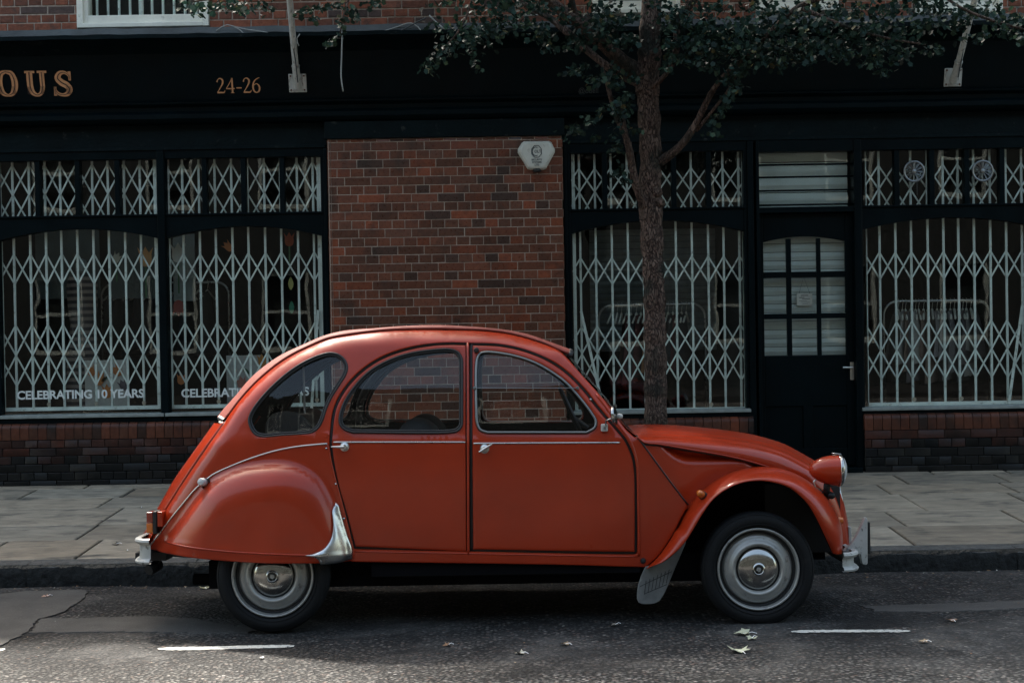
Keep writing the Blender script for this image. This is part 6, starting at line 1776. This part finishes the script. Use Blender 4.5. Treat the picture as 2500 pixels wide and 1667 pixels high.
# ------------------------------------------------------------------ street tree
YT0 = 2.15
r = random.Random(12)
base = W(1604, 1040, YT0); zg = zp(YT0)
tree = empty('street_tree', (base.x, YT0, zg), 'slender street tree with rough brown bark and small dark leaves, behind the car bonnet', 'tree')
LIMBS = []
def limb(pts, radpx, depth=None, wob=.0):
    P = [W(a, b_, Y) for a, b_, Y in pts]; C_ = cat([tuple(p) for p in P], .05)
    n_ = len(C_); rad = np.interp(np.linspace(0, 1, n_), np.linspace(0, 1, len(radpx)), radpx) / 380.0
    LIMBS.append((C_, rad)); return C_, rad
gb = CL(1604, 1040, YT0)
def ground_to(px, py): 
    p = W(px, py, YT0); q = W(px - 3, py + 150, YT0); return p, q
trunk_pts = [(1607, 1255, YT0), (1604, 1150, YT0), (1602, 1030, YT0), (1600, 900, YT0), (1598, 760, YT0), (1594, 640, YT0), (1590, 530, YT0), (1586, 470, YT0), (1588, 400, YT0), (1586, 320, YT0), (1582, 250, YT0), (1580, 210, YT0), (1584, 160, YT0 - .02), (1587, 100, YT0 - .04), (1590, 40, YT0 - .05), (1594, -40, YT0 - .05), (1600, -200, YT0), (1596, -420, YT0)]
limb(trunk_pts, [36, 31, 28.5, 27, 26.5, 26, 26, 27.5, 27, 25.5, 26, 28.5, 25.5, 24, 25, 21, 15, 9])
limb([(1570, 185, YT0 - .02), (1520, 150, YT0 - .08), (1475, 110, YT0 - .14), (1430, 70, YT0 - .22), (1370, 25, YT0 - .30), (1310, -20, YT0 - .4), (1200, -110, YT0 - .5)], [21, 17, 16, 14, 12, 10, 5])
limb([(1566, 205, YT0 - .02), (1500, 175, YT0 + .05), (1430, 120, YT0 + .1), (1380, 75, YT0 + .1), (1335, 40, YT0 + .12), (1270, 5, YT0 + .15), (1200, -40, YT0 + .2)], [12, 10, 9, 9, 8, 7, 5])
limb([(1465, 100, YT0 - .14), (1420, 60, YT0 - .2), (1400, 20, YT0 - .3), (1385, -60, YT0 - .4)], [9, 8, 7, 5])
limb([(1592, 215, YT0 - .06), (1618, 190, YT0 - .10), (1645, 150, YT0 - .12), (1652, 100, YT0 - .14), (1656, 50, YT0 - .16), (1685, 10, YT0 - .2), (1705, -30, YT0 - .25), (1760, -120, YT0 - .3)], [6, 6, 8, 9, 11, 13, 12, 7])
limb([(1600, 400, YT0), (1640, 375, YT0 - .05), (1675, 340, YT0 - .1), (1705, 290, YT0 - .14), (1730, 240, YT0 - .18), (1760, 195, YT0 - .22), (1830, 130, YT0 - .3), (1900, 60, YT0 - .36), (1945, 20, YT0 - .42), (2060, -20, YT0 - .5), (2250, -60, YT0 - .6)], [13, 9, 8, 7, 6.5, 6, 6, 6, 6, 5, 3])
limb([(1700, 320, YT0 - .1), (1740, 270, YT0 - .2), (1775, 225, YT0 - .25), (1800, 180, YT0 - .3)], [4, 4, 3.5, 2])
limb([(1583, 520, YT0), (1566, 490, YT0 - .06), (1552, 450, YT0 - .1), (1544, 410, YT0 - .12), (1530, 340, YT0 - .15), (1505, 285, YT0 - .18), (1490, 235, YT0 - .2), (1470, 160, YT0 - .22)], [12, 10, 10, 9, 7, 6, 5, 3])
limb([(1548, 430, YT0 - .1), (1540, 380, YT0 - .16), (1528, 320, YT0 - .2), (1515, 250, YT0 - .22)], [5, 4, 4, 3])
limb([(1950, 18, YT0 - .42), (2050, 60, YT0 - .5), (2150, 90, YT0 - .55), (2260, 110, YT0 - .6)], [6, 4, 3, 2])
limb([(1200, -110, YT0 - .5), (1160, -20, YT0 - .45), (1130, 60, YT0 - .45), (1075, 130, YT0 - .5)], [4, 3, 2.5, 1.5])
limb([(1200, -110, YT0 - .5), (900, -90, YT0 - .6), (700, -50, YT0 - .6), (560, -10, YT0 - .6), (470, 5, YT0 - .6)], [5, 4, 3, 3, 2])
limb([(900, -90, YT0 - .6), (860, -20, YT0 - .6), (838, 40, YT0 - .62), (830, 95, YT0 - .62)], [3, 2.5, 2, 1.5])
limb([(2250, -60, YT0 - .6), (2330, 10, YT0 - .6), (2420, 50, YT0 - .62), (2530, 80, YT0 - .6)], [4, 3, 3, 2])
m_ = MB()
for C_, rad in LIMBS:
    rr_ = random.Random(len(C_)); big = rad[0] > .05
    n_ = 20 if big else 10
    fine = cat(C_, .025); rf = np.interp(np.linspace(0, 1, len(fine)), np.linspace(0, 1, len(rad)), rad)
    rf = [a * (1 + .05 * math.sin(i * .9) + rr_.uniform(-.04, .04)) for i, a in enumerate(rf)]
    i0_ = len(m_.v); m_.tube(fine, rf, n_)
    for k in range(i0_, len(m_.v)):
        ph = (k - i0_) % n_; c = Vector(fine[min((k - i0_) // n_, len(fine) - 1)]); v = Vector(m_.v[k])
        m_.v[k] = tuple(c + (v - c) * (1 + .05 * math.sin(ph * 2.3 + (k // n_) * .13) + rr_.uniform(-.035, .035)))
# knots on the trunk
for (a, b_, s_) in ((1602, 470, 15), (1574, 500, 14), (1612, 495, 12), (1582, 300, 7), (1566, 215, 14), (1596, 450, 9), (1590, 760, 6), (1592, 175, 14)):
    c = W(a, b_, YT0 - .055); s_ /= 380
    m_.lathe([(0, -s_ * .5), (s_ * .45, -s_ * .45), (s_ * .8, -s_ * .1), (s_ * 1.1, s_ * .6)], c, n=12)
m_.build('trunk', M['bark'], tree, smooth=True)

# leaves: small lobed blades, a few hundred per spray
LOBE = [(0, 0), (.18, .10), (.50, .02), (.38, .28), (.62, .52), (.34, .55), (.22, .72), (0, 1.0), (-.22, .72), (-.34, .55), (-.62, .52), (-.38, .28), (-.50, .02), (-.18, .10)]
SMALL = [(0, 0), (.42, .12), (.30, .38), (.5, .62), (0, 1), (-.5, .62), (-.30, .38), (-.42, .12)]
lv = MB()
def leaf(c, s_, shape=SMALL):
    # mostly drooping, facing up and outwards
    tilt = r.gauss(.75, .35); az = r.uniform(0, 6.28); sp = r.gauss(0, .4)
    d = Vector((math.cos(az) * math.cos(tilt), math.sin(az) * math.cos(tilt) , -math.sin(tilt)))
    n_ = Vector((math.cos(az) * math.sin(tilt), math.sin(az) * math.sin(tilt), math.cos(tilt))); n_.rotate(Matrix.Rotation(sp, 3, d))
    w_ = d.cross(n_).normalized(); fold = r.uniform(.05, .3)
    k = r.random(); g = r.uniform(.45, 1.6)
    col = (.011 * g, .027 * g, .021 * g, 1) if k < .8 else (.026 * g, .048 * g, .030 * g, 1) if k < .985 else (.10 * g, .09 * g, .04 * g, 1)
    vs = [c + (w_ * a + d * b_ + n_ * abs(a) * fold) * s_ for a, b_ in shape] + [c + d * .45 * s_]
    m = len(shape); lv.add(vs, [(i, (i + 1) % m, m) for i in range(m)], col)
def spray(px, py, rx, ry, n, Y=None, sY=.16, s0=.024, s1=.044):
    Y = YT0 - .25 if Y is None else Y
    for _ in range(max(1, int(n * 1.3))):
        a, b_ = r.gauss(px, rx * .5), r.gauss(py, ry * .5)
        leaf(W(a, b_, Y + r.gauss(0, sY)), r.uniform(s0, s1))
def along(pts, n, sx, sy, Y=None, **k):
    C2 = cat([tuple(p) for p in pts], 6)
    for _ in range(n):
        a, b_ = r.choice(C2); spray(a, b_, sx, sy, 1, Y, **k)
def clump(x0, y0, x1, y1, nc, per, Y=None, size=24):
    """many small overlapping sprays inside a sloping band, with gaps left between them"""
    for _ in range(nc):
        t = r.random(); a = x0 + (x1 - x0) * t + r.gauss(0, 18); b_ = y0 + (y1 - y0) * t + r.uniform(-1, 1) * 1
        spray(a, b_, size * r.uniform(.7, 1.4), size * .55 * r.uniform(.7, 1.4), per, Y)
# left hanging spray
along([(1290, 45), (1215, 60), (1180, 85)], 190, 50, 34, YT0 - .45)
along([(1200, 40), (1150, 70), (1120, 100)], 170, 60, 45, YT0 - .45)
along([(1120, 100), (1085, 120), (1060, 150), (1040, 172)], 80, 24, 20, YT0 - .48)
along([(1150, 95), (1160, 130), (1172, 165)], 34, 16, 14, YT0 - .45)
along([(1055, 60), (1090, 75)], 30, 30, 22, YT0 - .45)
along([(1040, 8), (1120, 2), (1200, 10)], 70, 50, 16, YT0 - .4)
# between that and the trunk
for a, b_, c, n_ in ((1240, 5, 40, 60), (1330, 12, 46, 70), (1390, 40, 40, 50), (1420, 90, 40, 50), (1460, 60, 46, 90), (1500, 45, 40, 80), (1540, 40, 26, 40), (1490, 100, 46, 80), (1540, 95, 26, 40), (1330, 70, 36, 40),
                     (1310, 90, 22, 20), (1345, 110, 22, 20), (1395, 110, 30, 28), (1500, 175, 24, 30), (1545, 190, 18, 22), (1430, 160, 18, 16), (1400, 172, 26, 26), (1450, 195, 24, 34), (1500, 200, 26, 32), (1475, 15, 46, 60), (1530, 230, 18, 16)):
    spray(a, b_, c, c * .55, n_)
along([(1540, 255), (1490, 262), (1460, 280), (1425, 300), (1390, 325)], 120, 22, 20, YT0 - .3)
along([(1500, 240), (1515, 290), (1505, 340), (1500, 365)], 60, 24, 22, YT0 - .3)
spray(1455, 335, 14, 10, 9); spray(1530, 268, 16, 10, 12); spray(1550, 318, 14, 8, 10); spray(1510, 420, 22, 18, 20); spray(1530, 440, 18, 12, 12); spray(1500, 365, 18, 12, 12)
# right of the trunk: sheets of foliage
for a, b_, c, n_ in ((1640, 60, 40, 70), (1660, 30, 50, 60), (1640, 105, 30, 60), (1650, 140, 28, 50), (1625, 165, 14, 16), (1700, 100, 46, 110), (1700, 145, 34, 60), (1720, 55, 50, 90), (1760, 120, 46, 110), (1765, 80, 46, 70), (1740, 160, 26, 30),
                     (1820, 100, 50, 110), (1830, 140, 40, 70), (1815, 60, 50, 60), (1800, 170, 30, 40), (1775, 190, 26, 34), (1790, 215, 20, 22), (1770, 235, 14, 10), (1880, 110, 50, 110), (1870, 70, 50, 80), (1900, 148, 44, 60), (1930, 40, 50, 80),
                     (1950, 100, 50, 100), (1960, 140, 40, 50), (2000, 60, 50, 80), (2010, 110, 50, 90), (2060, 130, 46, 70), (2070, 80, 50, 80), (2080, 30, 60, 80), (2130, 110, 46, 80), (2140, 150, 36, 40), (2150, 60, 50, 70), (2180, 20, 60, 70), (2200, 130, 36, 34),
                     (2210, 90, 46, 50), (2260, 60, 46, 50), (2275, 120, 30, 22), (2300, 20, 50, 60), (2340, 60, 36, 30), (2400, 20, 60, 70), (2440, 70, 46, 50), (2480, 40, 40, 50), (2500, 90, 30, 30), (2380, 90, 36, 26), (1620, 5, 50, 40), (1760, 10, 60, 50), (1860, 15, 60, 60),
                     (1990, 10, 60, 60), (2240, 5, 60, 50), (2160, 175, 20, 12)):
    spray(a, b_, c * 1.1, c * .5, n_, YT0 - .3 - .0002 * (a - 1600))
along([(1800, 205), (1780, 240), (1760, 270), (1735, 305)], 54, 12, 12, YT0 - .28)
spray(1735, 325, 22, 10, 12, YT0 - .25)
# far left sprays near the top edge
along([(455, 8), (500, 14), (560, 12), (610, 10), (660, 14)], 130, 30, 18, YT0 - .6)
along([(480, 28), (490, 38)], 10, 14, 10, YT0 - .6); spray(590, 22, 18, 10, 16, YT0 - .6)
along([(715, 36), (760, 22), (800, 14), (840, 6)], 60, 14, 10, YT0 - .62); along([(838, 10), (832, 50), (830, 75)], 30, 14, 16, YT0 - .62); along([(828, 85), (812, 100), (800, 112)], 20, 10, 8, YT0 - .62)
spray(860, 30, 20, 26, 26, YT0 - .62); spray(910, 6, 20, 12, 14, YT0 - .62); spray(765, 45, 10, 8, 8, YT0 - .62)
# crown above the picture: bigger leaves spread through the whole volume, clumped on limbs
for _ in range(150):
    th = r.uniform(0, 6.28); rad_ = r.random() ** .5
    cx, cy, cz = base.x + 3.1 * rad_ * math.cos(th), YT0 + .5 + 1.2 * rad_ * math.sin(th), r.uniform(4.7, 6.6)
    for k in range(46): leaf(Vector((cx + r.gauss(0, .28), cy + r.gauss(0, .28), cz + r.gauss(0, .16))), r.uniform(.07, .11), SMALL)
cr = lv.build('crown', M['leaf'], tree, colors=True)
lm = MB()
for k in range(12):
    a = k * 2.1; p0 = W(1597, -100 - 20 * k, YT0); p1 = p0 + Vector((2.3 * math.cos(a), 1.4 * math.sin(a), 1.1 + .05 * k)); pm = (p0 + p1) / 2 + Vector((0, 0, .25))
    lm.tube(cat([tuple(p0), tuple(pm), tuple(p1)], .15), [.035 - .028 * i / 40 for i in range(len(cat([tuple(p0), tuple(pm), tuple(p1)], .15)))], 8)
lm.build('branch', M['bark'], tree, smooth=True)

# soil square at the foot of the tree
m_ = MB(); m_.box(base.x - .35, base.x + .35, YT0 - .28, YT0 + .32, zp(YT0) - .02, zp(YT0) + .007); tag(m_.build('tree_pit', M['grit']), kind='structure')

# ------------------------------------------------------------------ fallen leaves
fl_r = random.Random(3)
def fallen(px, py, s_, col, label, onroad=True, lift=.006, ang=0):
    x_, y_ = gp(px, py); z_ = Z_ROAD(y_) + hz(x_, y_) + lift
    if not onroad:
        p = W(px, py, YK + .5); d_ = ray(px, py)
        for _ in range(6):
            yy_ = p.y; t = (zp(yy_) - CAM.z) / d_.z; p = CAM + d_ * t
        x_, y_, z_ = p.x, p.y, p.z + lift
    m_ = MB(); n_ = len(LOBE); vs = []
    for a, b_ in LOBE:
        A = a * math.cos(ang) - (b_ - .4) * math.sin(ang); B = a * math.sin(ang) + (b_ - .4) * math.cos(ang)
        vs.append((x_ + A * s_, y_ + B * s_, z_ + abs(a) * s_ * fl_r.uniform(.15, .55)))
    vs.append((x_, y_, z_ + .002)); m_.add(vs, [(i, (i + 1) % n_, n_) for i in range(n_)], (*col, 1))
    m_.tube([(x_, y_, z_ + .002), (x_ + .5 * s_ * math.sin(ang), y_ - .5 * s_ * math.cos(ang), z_ + .01), (x_ + .8 * s_ * math.sin(ang), y_ - .8 * s_ * math.cos(ang), z_ + .004)], .0015, 5)
    return tag(m_.build('fallen_leaf', M['fallen'], colors=True), label, 'leaf', 'fallen leaves on the road and pavement')
pale, brown, tan = (.40, .42, .30), (.26, .15, .08), (.32, .24, .15)
fallen(1803, 1592, .085, (.48, .50, .36), 'largest pale green fallen leaf, nearest the camera below the front wheel', ang=.3)
fallen(1815, 1551, .080, pale, 'flat pale fallen leaf on the tarmac just left of the right-hand white line', ang=1.4)
fallen(1835, 1562, .050, pale, 'smaller pale leaf touching the flat leaf beside the right-hand white line', ang=2.4)
fallen(1380, 1574, .048, tan, 'tan fallen leaf on the dark tarmac below the front door', ang=.9)
fallen(1092, 1572, .040, brown, 'brown fallen leaf on the road below the rear door', ang=1.9)
fallen(1270, 1594, .050, (.42, .40, .32), 'thin pale leaf lying edge-on below the middle of the car', lift=.002, ang=1.2)
fallen(2322, 1516, .055, (.24, .15, .10), 'curled brown leaf right of the right-hand white line', ang=.2)
fallen(2255, 1566, .045, tan, 'pale tan leaf below the right end of the right-hand white line', ang=1.0)
fallen(1502, 1531, .040, (.22, .19, .15), 'small dull leaf on the road under the mud flap', ang=2.0)
fallen(105, 1428, .065, (.40, .27, .18), 'brown leaf in the gutter at the far left', ang=1.1)
fallen(500, 1434, .060, (.36, .34, .20), 'yellowish leaf in the gutter left of the rear wheel', ang=.4)
fallen(112, 1463, .050, (.36, .22, .16), 'pinkish brown leaf lying on the smooth road patch', ang=2.2)
fallen(283, 1330, .050, (.03, .028, .022), 'dark dead leaf on the pavement left of the rear bumper', onroad=False, ang=1.5)
fallen(310, 1346, .030, (.35, .33, .26), 'small pale leaf on the pavement left of the rear bumper', onroad=False, ang=.5)
fallen(345, 1241, .022, (.05, .045, .035), 'tiny dark leaf on the pavement left of the boot lid', onroad=False, ang=.5)
fallen(638, 1610, .026, (.55, .54, .48), 'tiny white scrap of leaf on the road below the rear wheel', ang=.7)
# gutter litter: too many scraps to count
m_ = MB(); g_ = random.Random(9)
for i in range(900):
    x_ = g_.uniform(-4.5, 4.5); y_ = YK - abs(g_.gauss(0, .10)) - .01 if i < 600 else g_.uniform(-1.2, 1.5)
    z_ = Z_ROAD(y_) + hz(x_, y_) + .003; s_ = g_.uniform(.003, .011) * (1 if i < 600 else .7); g1 = g_.uniform(.6, 1.3)
    col = (*[c * g1 for c in g_.choice((brown, tan, (.10, .08, .06), (.3, .3, .27), (.15, .10, .06)))], 1)
    m_.add([Vector((x_, y_, z_)) + Vector((g_.uniform(-1, 1) * 1.4, g_.uniform(-1, 1), g_.uniform(0, .7))) * s_ for _ in range(4)], [(0, 1, 2), (0, 2, 3)], col)
tag(m_.build('gutter_litter', M['fallen'], colors=True), 'scraps of leaf litter scattered along the gutter and road', 'litter', kind='stuff')
